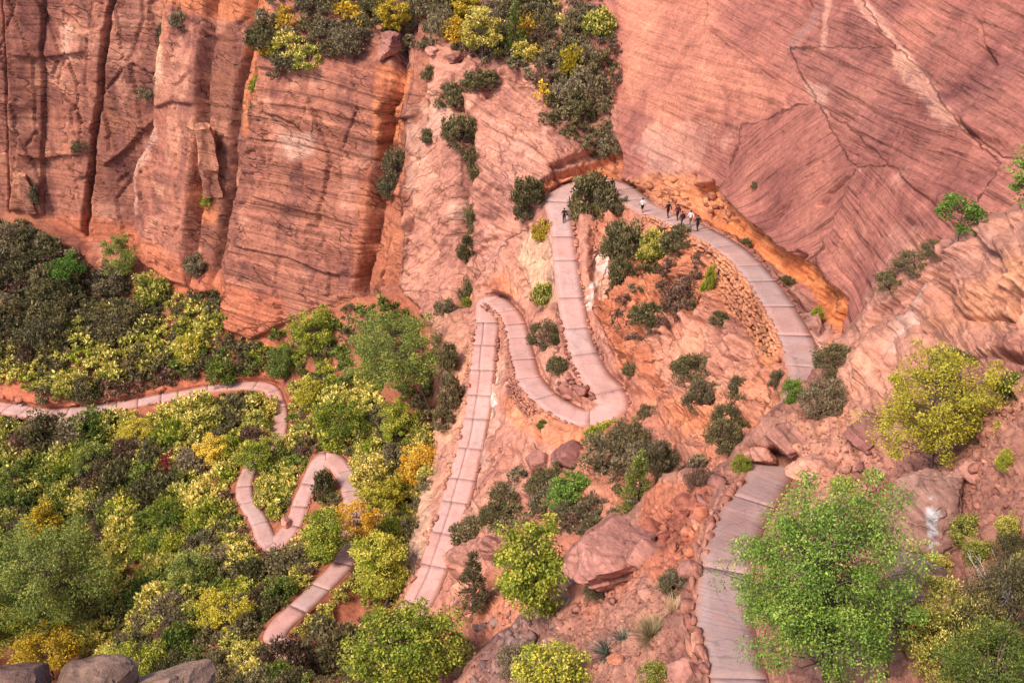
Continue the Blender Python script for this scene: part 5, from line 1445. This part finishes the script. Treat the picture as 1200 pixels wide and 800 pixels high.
S('lime', 718, 502, 26, 22, 'yellow-green bush beside the yellow one at the hairpin wall', near=False)
S('grey', 680, 612, 40, 32, 'grey bush below the bright green cushion bush', near=False, fine=True)
S('grey', 700, 620, 36, 26, 'bare grey bush above the layered boulder', near=False, fine=True)
S('grey', 762, 490, 24, 26, 'grey bush right of the hairpin end', near=False)
S('green', 640, 456 + 44, 14, 12, 'tiny green bush on the hairpin wall', near=False)
S('brown', 820, 560, 40, 30, 'brown twiggy bush beside the flat red slab', near=True, fine=True)
S('dark', 558, 628, 44, 26, 'dark low bush beside the foot of the straight leg', near=False)
S('dark', 600, 690, 20, 30, 'small dark bush between juniper and tall tree', near=False)
S('dark', 378, 565, 28, 46, 'dark bush filling the inside of the lower hairpin', near=False)
S('dark', 338, 655, 54, 40, 'dark bush below the small lower hairpin', near=False)
S('grey', 185, 38, 22, 26, 'grey bush hanging in the cliff cleft at the top', near=False)
S('grey', 217, 25, 24, 22, 'grey bush on the cliff top ledge', near=False)
S('grey', 166, 110, 24, 20, 'grey bush on a ledge halfway up the cliff', near=False)
S('grey', 97, 170, 18, 16, 'little grey bush on the pale cliff ledge', near=False)
S('grey', 42, 224, 14, 40, 'narrow grey bush beside the small cliff pillar', near=False)
S('grey', 233, 310, 26, 26, 'grey bush on the red rock stump', near=False)
S('lime', 288, 98, 18, 22, 'yellow-green bush in the orange cleft', near=False)
S('grey', 292, 132, 18, 24, 'grey bush in the orange cleft below the yellow-green one', near=False)
S('lime', 241, 236, 14, 14, 'yellow-green bush at the foot of the slender pillar', near=False)
S('yellow', 182, 335, 40, 40, 'yellow-green bush below the projecting cliff pillar', near=False)
S('red', 205, 540, 34, 26, 'crimson-leaved bush on the hillside', near=False)
S('red', 155, 580, 20, 18, 'small crimson bush lower on the hillside', near=False)
S('red', 175, 495, 26, 18, 'dark red bush just below the hillside trail', near=False)
# near right corner
S('yellow', 1120, 735, 120, 110, 'large yellow-tipped bush in the corner beside the green tree', near=True, fine=True)
S('dark', 1180, 700, 130, 130, 'very large dark olive bush threaded with dead twigs', near=True, fine=True)
S('green', 1165, 790, 130, 90, 'dense green bush below the dark olive one', near=True, fine=True)
S('brown', 1075, 735, 60, 50, 'dry brown bush between the green tree and yellow-tipped bush', near=True, fine=True)
S('yellow', 1090, 690, 50, 40, 'small yellowing bush against the streaked rock', near=True, fine=True)
S('yellow', 985, 565, 30, 24, 'yellow bush peeking over the green tree crown', near=True, fine=True)
S('grey', 790, 680, 40, 34, 'sparse grey bush against the stone kerb', near=True, fine=True)
S('grey', 700, 690, 30, 30, 'dry grey bush against the layered boulder', near=True, fine=True)
S('grey', 610, 770, 50, 40, 'bleached grey bush in the dark scree', near=True, fine=True)
S('yellow', 770, 790, 40, 26, 'yellow-flowered low bush near the brown angular block', near=True, fine=True)
S('dark', 390, 752, 70, 60, 'large dark bush beside the lowest trail leg', near=False)
S('brown', 335, 770, 54, 50, 'brown leafless bush below the lowest trail leg', near=False)
S('dark', 420, 775, 44, 40, 'dark bush in front of the broad yellow-green tree', near=False)

# dead wood, grass tufts and a yucca
def dead_branch(u, v, spread, label, seed, n=9, dirx=1.0, near=True):
    r = np.random.default_rng(seed); p = ground(u, v, near); paths = []
    for k in range(n):
        tip = np.array([dirx * r.uniform(0.3, 1.0), r.normal() * 0.4, r.uniform(0.05, 0.7)]) * spread
        b = bend((0, 0, -0.1), tip, r, 7, 0.25); paths.append((b, np.linspace(0.035, 0.010, 7)))
        for j in (3, 4, 5): paths.append((bend(b[j], b[j] + r.normal(size=3) * spread * 0.22 + tip * 0.15, r, 4, 0.2), np.linspace(0.015, 0.006, 4)))
    o = link('dead_branch', mesh_np('dead_branch', *tubes(paths, 5), M_DEAD, True), None, p)
    return tag(o, label, 'branch')
dead_branch(1115, 500, 1.9, 'bleached fallen branches spreading below the yellow tree', 1)
dead_branch(1196, 715, 2.0, 'bare silvery twigs poking out of the dark olive bush', 2, 12, -0.9)
dead_branch(664, 556, 1.6, 'white dead branch lying below the hairpin wall', 3, 7, 0.5, False)
dead_branch(655, 720, 2.4, 'thin dead branches leaning across the layered boulder', 4, 5, 0.9)
dead_branch(735, 590, 1.2, 'pale dead twigs in the gully brush', 5, 6, 0.4, False)
def tuft(u, v, size, cols, label, cat, seed, n=160, blade=0.9, w=0.014, stiff=0.5, name='grass_tuft'):
    r = np.random.default_rng(seed); p = ground(u, v, True); Vs, Fs, Cs = [], [], []
    for k in range(n):
        th = r.uniform(0, 6.28); out = r.uniform(0.15, 1.0); L = size * blade * r.uniform(0.6, 1.1)
        d = np.array([math.cos(th) * out, math.sin(th) * out, 1.0 - stiff * out]); d /= np.linalg.norm(d)
        side = np.array([-math.sin(th), math.cos(th), 0]) * w * size
        b = r.normal(size=3) * np.array([0.06, 0.06, 0]) * size
        m = b + d * L * 0.55 ; t_ = b + d * L + np.array([math.cos(th), math.sin(th), -0.8]) * L * 0.18 * out
        n0 = len(Vs) * 1; Vs += [b - side, b + side, m + side * 0.8, m - side * 0.8, t_ + side * 0.15, t_ - side * 0.15]
        q = k * 6; Fs += [(q, q + 1, q + 2, q + 3), (q + 3, q + 2, q + 4, q + 5)]
        Cs += [np.array(cols[r.integers(len(cols))]) * r.uniform(0.8, 1.2)] * 6
    o = link(name, foliage_mesh(name, np.array(Vs), np.array(Fs), np.array(Cs), M_LEAF), None, p)
    return tag(o, label, cat)
straw = [(0.50, 0.38, 0.21), (0.42, 0.31, 0.17), (0.58, 0.46, 0.28)]
tuft(768, 755, 1.35, straw, 'large pale straw grass tuft on the near slope', 'grass', 1, 320)
tuft(792, 722, 1.0, straw, 'straw grass tuft against the stone kerb', 'grass', 2, 240)
tuft(785, 690, 0.8, straw, 'smaller straw grass tuft above the one at the kerb', 'grass', 3, 160)
ag = [(0.13, 0.15, 0.11), (0.17, 0.19, 0.14), (0.10, 0.12, 0.10)]
tuft(712, 768, 1.2, ag, 'spiky grey-green yucca on the near slope', 'yucca', 4, 90, 0.9, 0.022, 0.75, 'yucca')
tuft(735, 755, 0.9, ag, 'smaller spiky yucca behind the first', 'yucca', 5, 70, 0.9, 0.022, 0.75, 'yucca')

# ------------------------------------------------------------------ brush masses: scattered shrubs
def trail_near(u, v, r):
    for a in range(9):
        uu = u + (r * math.cos(a * 0.785) if a else 0); vv = v + (r * math.sin(a * 0.785) if a else 0)
        iy = min(max(np.searchsorted(VY, vv), 0), len(VY) - 1); ix = min(max(np.searchsorted(UX, uu), 0), len(UX) - 1)
        if (keep[iy, ix] > 0.55 and sdF[iy, ix] > 0) or (keepF[iy, ix] > 0.55 and sdF[iy, ix] <= 0): return True
    return False
ZONES = [
 ([(-40, 262), (30, 262), (60, 280), (120, 320), (190, 365), (150, 390), (90, 392), (40, 420), (-40, 430)], {'dark': 5, 'grey': 4, 'brown': 1}, 12, (16, 28), 'upper', 'shrub in the dark brush under the jointed cliff', 'dark brush under the cliff'),
 ([(-40, 405), (60, 402), (100, 375), (140, 355), (180, 345), (250, 342), (272, 370), (262, 400), (180, 420), (130, 440), (60, 462), (30, 440), (-40, 450)], {'yellow': 7, 'dark': 3, 'lime': 1}, 11, (14, 24), 'band', 'shrub in the yellow band above the hillside trail', 'yellow band above the hillside trail'),
 ([(110, 440), (190, 415), (270, 395), (310, 395), (312, 428), (200, 440), (90, 466)], {'dark': 4, 'brown': 3, 'yellow': 2, 'green': 2}, 12, (14, 24), 'mid', 'shrub on the red bank directly above the hillside trail', 'brush on the bank above the hillside trail'),
 ([(-40, 495), (60, 502), (120, 498), (200, 484), (270, 468), (308, 474), (312, 512), (270, 548), (262, 580), (282, 640), (300, 668), (200, 770), (110, 780), (60, 640), (-40, 600)], {'yellow': 6, 'lime': 3, 'green': 5, 'dark': 5, 'brown': 1, 'grey': 2}, 13, (15, 34), 'lower', 'shrub in the yellow and green brush below the hillside trail', 'brush below the hillside trail'),
 ([(-40, 580), (60, 600), (110, 700), (-40, 760)], {'dark': 2, 'green': 4, 'lime': 2}, 14, (20, 30), 'corner', 'green shrub around the trees of the lower hillside', 'brush round the lower trees'),
 ([(335, 462), (360, 440), (440, 440), (450, 500), (430, 540), (395, 522), (345, 520)], {'yellow': 6, 'dark': 3, 'green': 2, 'lime': 2}, 11, (14, 24), 'right', 'shrub beside the bend where the hillside trail turns down', 'brush beside the trail bend'),
 ([(300, 545), (345, 540), (335, 590), (318, 618), (298, 575)], {'yellow': 5, 'lime': 3, 'green': 1}, 10, (12, 20), 'loop', 'yellow shrub between the two lower hairpin legs', 'brush between the hairpin legs'),
 ([(430, 470), (500, 490), (508, 560), (490, 620), (470, 700), (430, 700), (425, 600), (430, 560)], {'dark': 4, 'yellow': 3, 'lime': 2, 'grey': 2}, 14, (16, 26), 'gul', 'shrub in the hollow left of the straight leg', 'brush in the hollow'),
 ([(195, 770), (290, 700), (330, 690), (300, 740), (360, 760), (430, 730), (450, 820), (190, 820)], {'dark': 4, 'yellow': 3, 'brown': 2, 'green': 2}, 13, (18, 30), 'bot', 'shrub beside the lowest trail leg', 'brush beside the lowest leg'),
 ([(262, 560), (300, 542), (345, 522), (420, 528), (432, 600), (420, 670), (395, 705), (340, 770), (290, 760), (250, 720), (262, 640)], {'yellow': 4, 'dark': 4, 'green': 2, 'lime': 2, 'brown': 1}, 9, (9, 17), 'legs', 'shrub crowding the edges of the lower trail legs', 'brush along the lower trail legs'),
 ([(240, 462), (320, 440), (345, 470), (345, 540), (270, 560), (240, 520)], {'yellow': 4, 'dark': 3, 'green': 2}, 9, (9, 17), 'bend', 'shrub at the edge of the short hillside leg', 'brush along the short hillside leg'),
 ([(280, 430), (330, 380), (420, 360), (460, 350), (505, 400), (500, 470), (440, 450), (350, 440)], {'green': 3, 'lime': 2, 'dark': 3}, 16, (16, 24), 'foot', 'shrub in the hollow at the foot of the smooth cliff slab', 'brush at the foot of the smooth slab'),
 ([(320, -15), (500, -15), (520, 30), (490, 50), (440, 35), (400, 60), (335, 95), (315, 60)], {'grey': 5, 'dark': 3, 'gold': 2, 'yellow': 1}, 17, (18, 30), 'top', 'shrub on the sloping cliff top beside the perched boulder', 'brush on the cliff top'),
 ([(500, -15), (700, -15), (705, 20), (720, 60), (718, 110), (690, 125), (640, 112), (600, 80), (560, 62), (530, 50)], {'grey': 5, 'dark': 4, 'brown': 3, 'yellow': 3, 'gold': 1}, 16, (16, 28), 'bench', 'shrub on the brushy bench above the triangular slab', 'brush on the bench'),
 ([(640, 118), (715, 118), (712, 182), (665, 175), (640, 150)], {'dark': 5, 'grey': 2, 'lime': 1, 'brown': 1}, 18, (16, 26), 'cap', 'shrub on the ledge above the orange alcove', 'brush above the alcove'),
 ([(720, 270), (820, 275), (830, 330), (790, 395), (745, 410), (718, 340)], {'dark': 3, 'brown': 4, 'grey': 2}, 20, (14, 22), 'bank', 'small shrub clinging to the orange bank', 'shrubs on the orange bank'),
 ([(600, 560), (700, 525), (800, 520), (830, 545), (770, 600), (690, 620), (600, 630)], {'dark': 4, 'grey': 5, 'brown': 1}, 20, (16, 26), 'gully', 'small shrub in the gully brush round the juniper', 'gully brush'),
 ([(1060, 640), (1200, 600), (1210, 680), (1110, 700)], {'dark': 2, 'yellow': 3, 'brown': 1}, 26, (24, 38), 'near', 'bush on the near slope beside the great dark boulder', 'bushes beside the dark boulder'),
]
sc = random.Random(77)
cand = []
for zi, (poly, kinds, sp, szr, key, lb, gr) in enumerate(ZONES):
    xs = [q[0] for q in poly]; ys = [q[1] for q in poly]; pts = []
    ks, ws = list(kinds), list(kinds.values())
    cx0 = np.array(poly, float)
    for _ in range(int(14 * (max(xs) - min(xs)) * (max(ys) - min(ys)) / sp ** 2)):
        u, v = sc.uniform(min(xs), max(xs)), sc.uniform(min(ys), max(ys))
        if not inpoly(np.array([u]), np.array([v]), poly)[0]: continue
        if any((u - a) ** 2 + (1.25 * (v - b)) ** 2 < sp * sp for a, b in pts): continue
        w = szr[0] + (szr[1] - szr[0]) * sc.random() ** 1.4 * 1.5; w *= 1.18
        if trail_near(u, v, 0.14 * w): continue
        pts.append((u, v))
        cl = float(vnoise(np.array([[u / 34, v / 34, zi * 3.3]]), 5)[0])     # species grow in patches
        kk = sorted(range(len(ks)), key=lambda q: -ws[q])
        k = ks[kk[0]] if cl > 0.05 and sc.random() < 0.6 else sc.choices(ks, ws)[0]
        cand.append((w, k, u, v, zi))
cand.sort(key=lambda c: -c[0])
MARKS = {'lower': [(120, 690, 'round the big leaning olive tree'), (205, 540, 'beside the crimson bush'), (175, 495, 'beside the dark red bush'), (110, 535, 'beside the soft green young tree'), (60, 610, 'beside the slim golden tree'),
                   (205, 605, 'beside the leafy young tree'), (268, 710, 'above the lowest trail leg'), (260, 575, 'left of the small lower hairpin'), (165, 770, 'beside the rounded tree'), (30, 560, 'beside the dark green young tree'), (270, 490, 'inside the bend of the hillside trail'), (230, 670, 'beside the grey-green young tree'), (155, 580, 'beside the small crimson bush'), (30, 510, 'just under the hillside trail')],
         'upper': [(84, 325, 'round the light green tree'), (150, 330, 'under the projecting pillar'), (20, 270, 'right at the cliff foot'), (20, 380, 'above the yellow band'), (110, 375, 'behind the yellow band')],
         'band': [(30, 425, 'nearest the seated person'), (182, 345, 'under the projecting pillar'), (220, 405, 'beside the bright yellow young tree'), (120, 400, 'in the middle of the yellow band'), (260, 370, 'against the red cliff foot')],
         'bench': [(602, 50, 'round the single pine'), (566, 55, 'round the pale yellow tree'), (700, 70, 'against the great wall'), (660, 90, 'above the alcove ledge'), (640, 20, 'high on the bench')],
         'top': [(457, 40, 'behind the perched boulder'), (340, 70, 'beside the orange cleft'), (390, 30, 'on the middle of the cliff top'), (500, 20, 'near the flat red slab')]}
NAMED = 300
ADJ = {'dark': 'dark olive', 'grey': 'grey', 'brown': 'brown', 'green': 'green', 'yellow': 'yellow-tipped', 'lime': 'yellow-green', 'gold': 'golden', 'bright': 'bright green', 'red': 'red'}
for w, k, u, v, zi in cand[:NAMED]:
    lb, gr = ZONES[zi][5], ZONES[zi][6]
    size = 'large ' if w > 31 else 'small ' if w < 24 else ''
    lb = lb.replace('green shrub', 'shrub').replace('yellow shrub', 'shrub')
    mk = MARKS.get(ZONES[zi][4])
    if mk:
        nm_ = min(mk, key=lambda q: (q[0] - u) ** 2 + (q[1] - v) ** 2)[2]
        lb = {'lower': 'shrub below the hillside trail ', 'upper': 'shrub in the dark brush ', 'band': 'shrub above the hillside trail ', 'bench': 'shrub on the bench ', 'top': 'shrub on the cliff top '}[ZONES[zi][4]] + nm_; gr = gr + ' ' + nm_
    shrub(k, u, v, w, w * sc.uniform(0.75, 1.05), size + ADJ[k] + ' ' + lb, size + ADJ[k] + ' ' + gr, near=None if ZONES[zi][4] == 'near' else False, fine=ZONES[zi][4] == 'near')
LIGHT = {k: [] for k in KIND}
for k in KIND:
    for i in range(3):
        me = shrub_mesh(k, 5000 + i * 7 + ord(k[0]), 18, 26, 0.28, 0.5)
        nv, nf = len(me.vertices), len(me.polygons)
        V_ = np.empty(nv * 3, np.float32); me.vertices.foreach_get('co', V_)
        L_ = np.empty(nf * 4, np.int32); me.loops.foreach_get('vertex_index', L_)
        C_ = np.empty(nv * 4, np.float32); me.attributes['lc'].data.foreach_get('color', C_)
        LIGHT[k].append((V_.reshape(-1, 3), L_.reshape(-1, 4), C_.reshape(-1, 4)[:, :3]))
        bpy.data.meshes.remove(me)
rest = cand[NAMED:]
if rest:
    vs, fs, cs, n = [], [], [], 0
    for w, k, u, v, zi in rest:
        V_, L_, C_ = LIGHT[k][sc.randrange(3)]
        p = ground(u, v + 0.28 * w, False); r = 0.5 * w * depth_of(p) / F; a = sc.uniform(0, 6.28)
        R_ = np.array([[math.cos(a), -math.sin(a), 0], [math.sin(a), math.cos(a), 0], [0, 0, 1]])
        vs.append((V_ * r) @ R_.T + p); fs.append(L_ + n); cs.append(C_ * sc.uniform(0.8, 1.2)); n += len(V_)
    o = link('undergrowth', foliage_mesh('undergrowth', np.vstack(vs), np.vstack(fs), np.vstack(cs), M_LEAF))
    tag(o, 'low mixed brush filling the gaps between the shrubs', 'brush', kind='stuff')
print('brush', len(cand))

# ------------------------------------------------------------------ hikers
def cloth(name, c):
    m, nt, b = new_mat(name, 0.85, 0.2)
    P = N(nt, 'ShaderNodeTexCoord').outputs['Object']
    nt.links.new(mixc(nt, 'MULTIPLY', 0.5, c, ramp(nt, noise(nt, P, 14, 3), [(0.3, g3(0.7)), (0.7, g3(1.2))])), b.inputs['Base Color'])
    return m
C_SKIN = cloth('skin', (0.42, 0.22, 0.15)); C_SHOE = cloth('boots', (0.05, 0.04, 0.035)); C_HAIR = cloth('hair', (0.03, 0.02, 0.015))
CL = {'black': cloth('black_cloth', (0.018, 0.018, 0.022)), 'navy': cloth('navy_cloth', (0.03, 0.04, 0.075)), 'white': cloth('white_cloth', (0.75, 0.74, 0.74)),
      'maroon': cloth('maroon_cloth', (0.12, 0.03, 0.04)), 'grey': cloth('grey_cloth', (0.16, 0.15, 0.15)), 'jeans': cloth('denim', (0.05, 0.06, 0.09)), 'tan': cloth('tan_cloth', (0.35, 0.25, 0.18))}
def person(p, yaw, top, bottom, label, stride=0.16, shorts=False, pack=None, height=1.72, seated=False, scale=1.0):
    v, e, r = [], [], []
    def add(pt, rad, par=None):
        v.append(pt); r.append(rad)
        if par is not None: e.append((par, len(v) - 1))
        return len(v) - 1
    hz = 0.26 if seated else 0.94
    dz = hz - 0.94
    pel = add((0, 0, hz), 0.125)
    wst = add((0, 0.01, 1.10 + dz), 0.115, pel); che = add((0, 0.02, 1.30 + dz), 0.135, wst)
    nk = add((0, 0.02, 1.47 + dz), 0.052, che); hd = add((0, 0.045, 1.56 + dz), 0.082, nk); add((0, 0.04, 1.665 + dz), 0.08, hd)
    for sg in (-1, 1):
        sh = add((sg * 0.175, 0.015, 1.405 + dz), 0.062, che)
        sw = -sg * stride
        el = add((sg * 0.245, -0.03 + sw * 0.6, 1.13 + dz), 0.043, sh); wr = add((sg * 0.25, 0.08 + sw * 1.1, 0.91 + dz), 0.03, el)
        pm = add((sg * 0.25, 0.11 + sw * 1.2, 0.85 + dz), 0.033, wr)
        for q, fl_ in ((-0.028, 0.055), (-0.01, 0.068), (0.01, 0.064), (0.027, 0.052)):
            add((sg * 0.255, 0.12 + sw * 1.2 + q, 0.82 + dz - fl_), 0.009, pm)
        add((sg * 0.215, 0.14 + sw * 1.2, 0.82 + dz), 0.010, pm)
        hp_ = add((sg * 0.092, 0, hz - 0.04), 0.098, pel)
        if seated:
            kn = add((sg * 0.12, 0.42, hz + 0.22), 0.065, hp_); an = add((sg * 0.13, 0.55, 0.09), 0.043, kn); add((sg * 0.14, 0.70, 0.05), 0.036, an)
        else:
            st_ = sg * stride
            kn = add((sg * 0.10, st_ * 0.75 + 0.03, 0.50), 0.064, hp_); an = add((sg * 0.10, st_ * 1.4 - 0.03, 0.09 + max(0, -st_) * 0.25), 0.042, kn)
            add((sg * 0.115, st_ * 1.4 + 0.14, 0.04 + max(0, -st_) * 0.1), 0.034, an)
    me = bpy.data.meshes.new('tmp'); me.from_pydata(v, e, []); ob = bpy.data.objects.new('tmp', me); col.objects.link(ob)
    sk_ = ob.modifiers.new('skin', 'SKIN'); ob.modifiers.new('sub', 'SUBSURF').levels = 1
    r = [x * 1.18 for x in r]
    for i_, rad in enumerate(r): me.skin_vertices[0].data[i_].radius = (rad, rad)
    me.skin_vertices[0].data[0].use_root = True
    bpy.context.view_layer.update()
    ev = ob.evaluated_get(bpy.context.evaluated_depsgraph_get())
    body = bpy.data.meshes.new_from_object(ev); bpy.data.objects.remove(ob); bpy.data.meshes.remove(me)
    body.name = 'body'; body.materials.clear()
    for m_ in (C_SKIN, CL[top], CL[bottom], C_SHOE): body.materials.append(m_)
    for f in body.polygons:
        x, y, z = f.center; z -= dz; f.use_smooth = True
        arm = abs(x) > 0.2
        mi = 0
        if arm: mi = 1 if z > 1.16 or not shorts and z > 0.93 else 0
        elif z > 1.475: mi = 0
        elif z > 0.99: mi = 1
        else: mi = 2
        if mi == 2 and shorts and (z < 0.55): mi = 0
        if not arm and (f.center.z < 0.10): mi = 3
        f.material_index = mi
    root = link('person', None, None, p, (0, 0, yaw), scale * height / 1.74); root.empty_display_size = 0.2
    tag(root, label, 'person')
    link('body', body, root)
    bm = bmesh.new(); bmesh.ops.create_uvsphere(bm, u_segments=14, v_segments=9, radius=0.098)
    bmesh.ops.delete(bm, geom=[w_ for w_ in bm.verts if w_.co.z < -0.03 and w_.co.y > -0.02 or w_.co.z < -0.075], context='VERTS')
    hm = bpy.data.meshes.new('hair'); bm.to_mesh(hm); bm.free(); hm.materials.append(C_HAIR)
    link('hair', hm, root, (0, 0.03, 1.63 + dz))
    if pack:
        bm = bmesh.new(); bmesh.ops.create_cube(bm, size=1.0); bmesh.ops.scale(bm, vec=(0.27, 0.17, 0.42), verts=bm.verts)
        bmesh.ops.bevel(bm, geom=bm.edges[:], offset=0.06, segments=2, affect='EDGES')
        pm_ = bpy.data.meshes.new('backpack'); bm.to_mesh(pm_); bm.free(); pm_.materials.append(CL[pack])
        link('backpack', pm_, root, (0, -0.20, 1.24 + dz), (0.06, 0, 0))
    return root
def on_trail(u, v):
    d = raydir(u, v); best = None
    for i_ in range(0, len(TC)):
        if TI[i_] < 8: continue
        tt = (TC[i_, 2] - CAMZ) / d[2]; q = d * tt + np.array([0, 0, CAMZ]); k_ = math.hypot(q[0] - TC[i_, 0], q[1] - TC[i_, 1])
        if best is None or k_ < best[0]: best = (k_, q, i_)
    return best[1], math.atan2(_tan[best[2], 1], _tan[best[2], 0]) - math.pi / 2
for u, v, dy, top, bot, lb, kw in [
    (661, 261, math.pi, 'black', 'black', 'lone walker in black coming down the descending leg', dict(pack=None, stride=0.12)),
    (717, 226, 0, 'black', 'grey', 'walker in dark clothes half hidden behind the big round bush', dict()),
    (752.5, 250, 0, 'white', 'black', 'hiker in a white top and black shorts walking ahead of the group', dict(shorts=True)),
    (782.5, 255, 0, 'black', 'black', 'hiker all in black walking between the white-topped one and the group', dict(stride=0.2)),
    (793.5, 258, 0, 'maroon', 'black', 'hiker in a maroon jacket with a backpack at the back of the group', dict(pack='maroon')),
    (798.5, 266.5, 0.3, 'maroon', 'jeans', 'hiker in dark maroon beside the retaining wall bushes', dict(pack='black')),
    (808.5, 265.5, 0, 'white', 'grey', 'hiker in a white shirt and grey trousers in the group', dict(stride=0.2)),
    (817, 270.5, 0, 'black', 'black', 'last hiker of the group dressed in black', dict(height=1.62))]:
    q, yw = on_trail(u, v)
    person(q, yw + dy, top, bot, lb, **kw)
q = ground(25, 474, False); qt, yw = on_trail(25, 476)
person(np.array([q[0], q[1] + 0.1, max(q[2], qt[2]) + 0.12]), math.pi, 'navy', 'white', 'person in navy sitting on the bank beside the hillside trail', 0.05, seated=True)
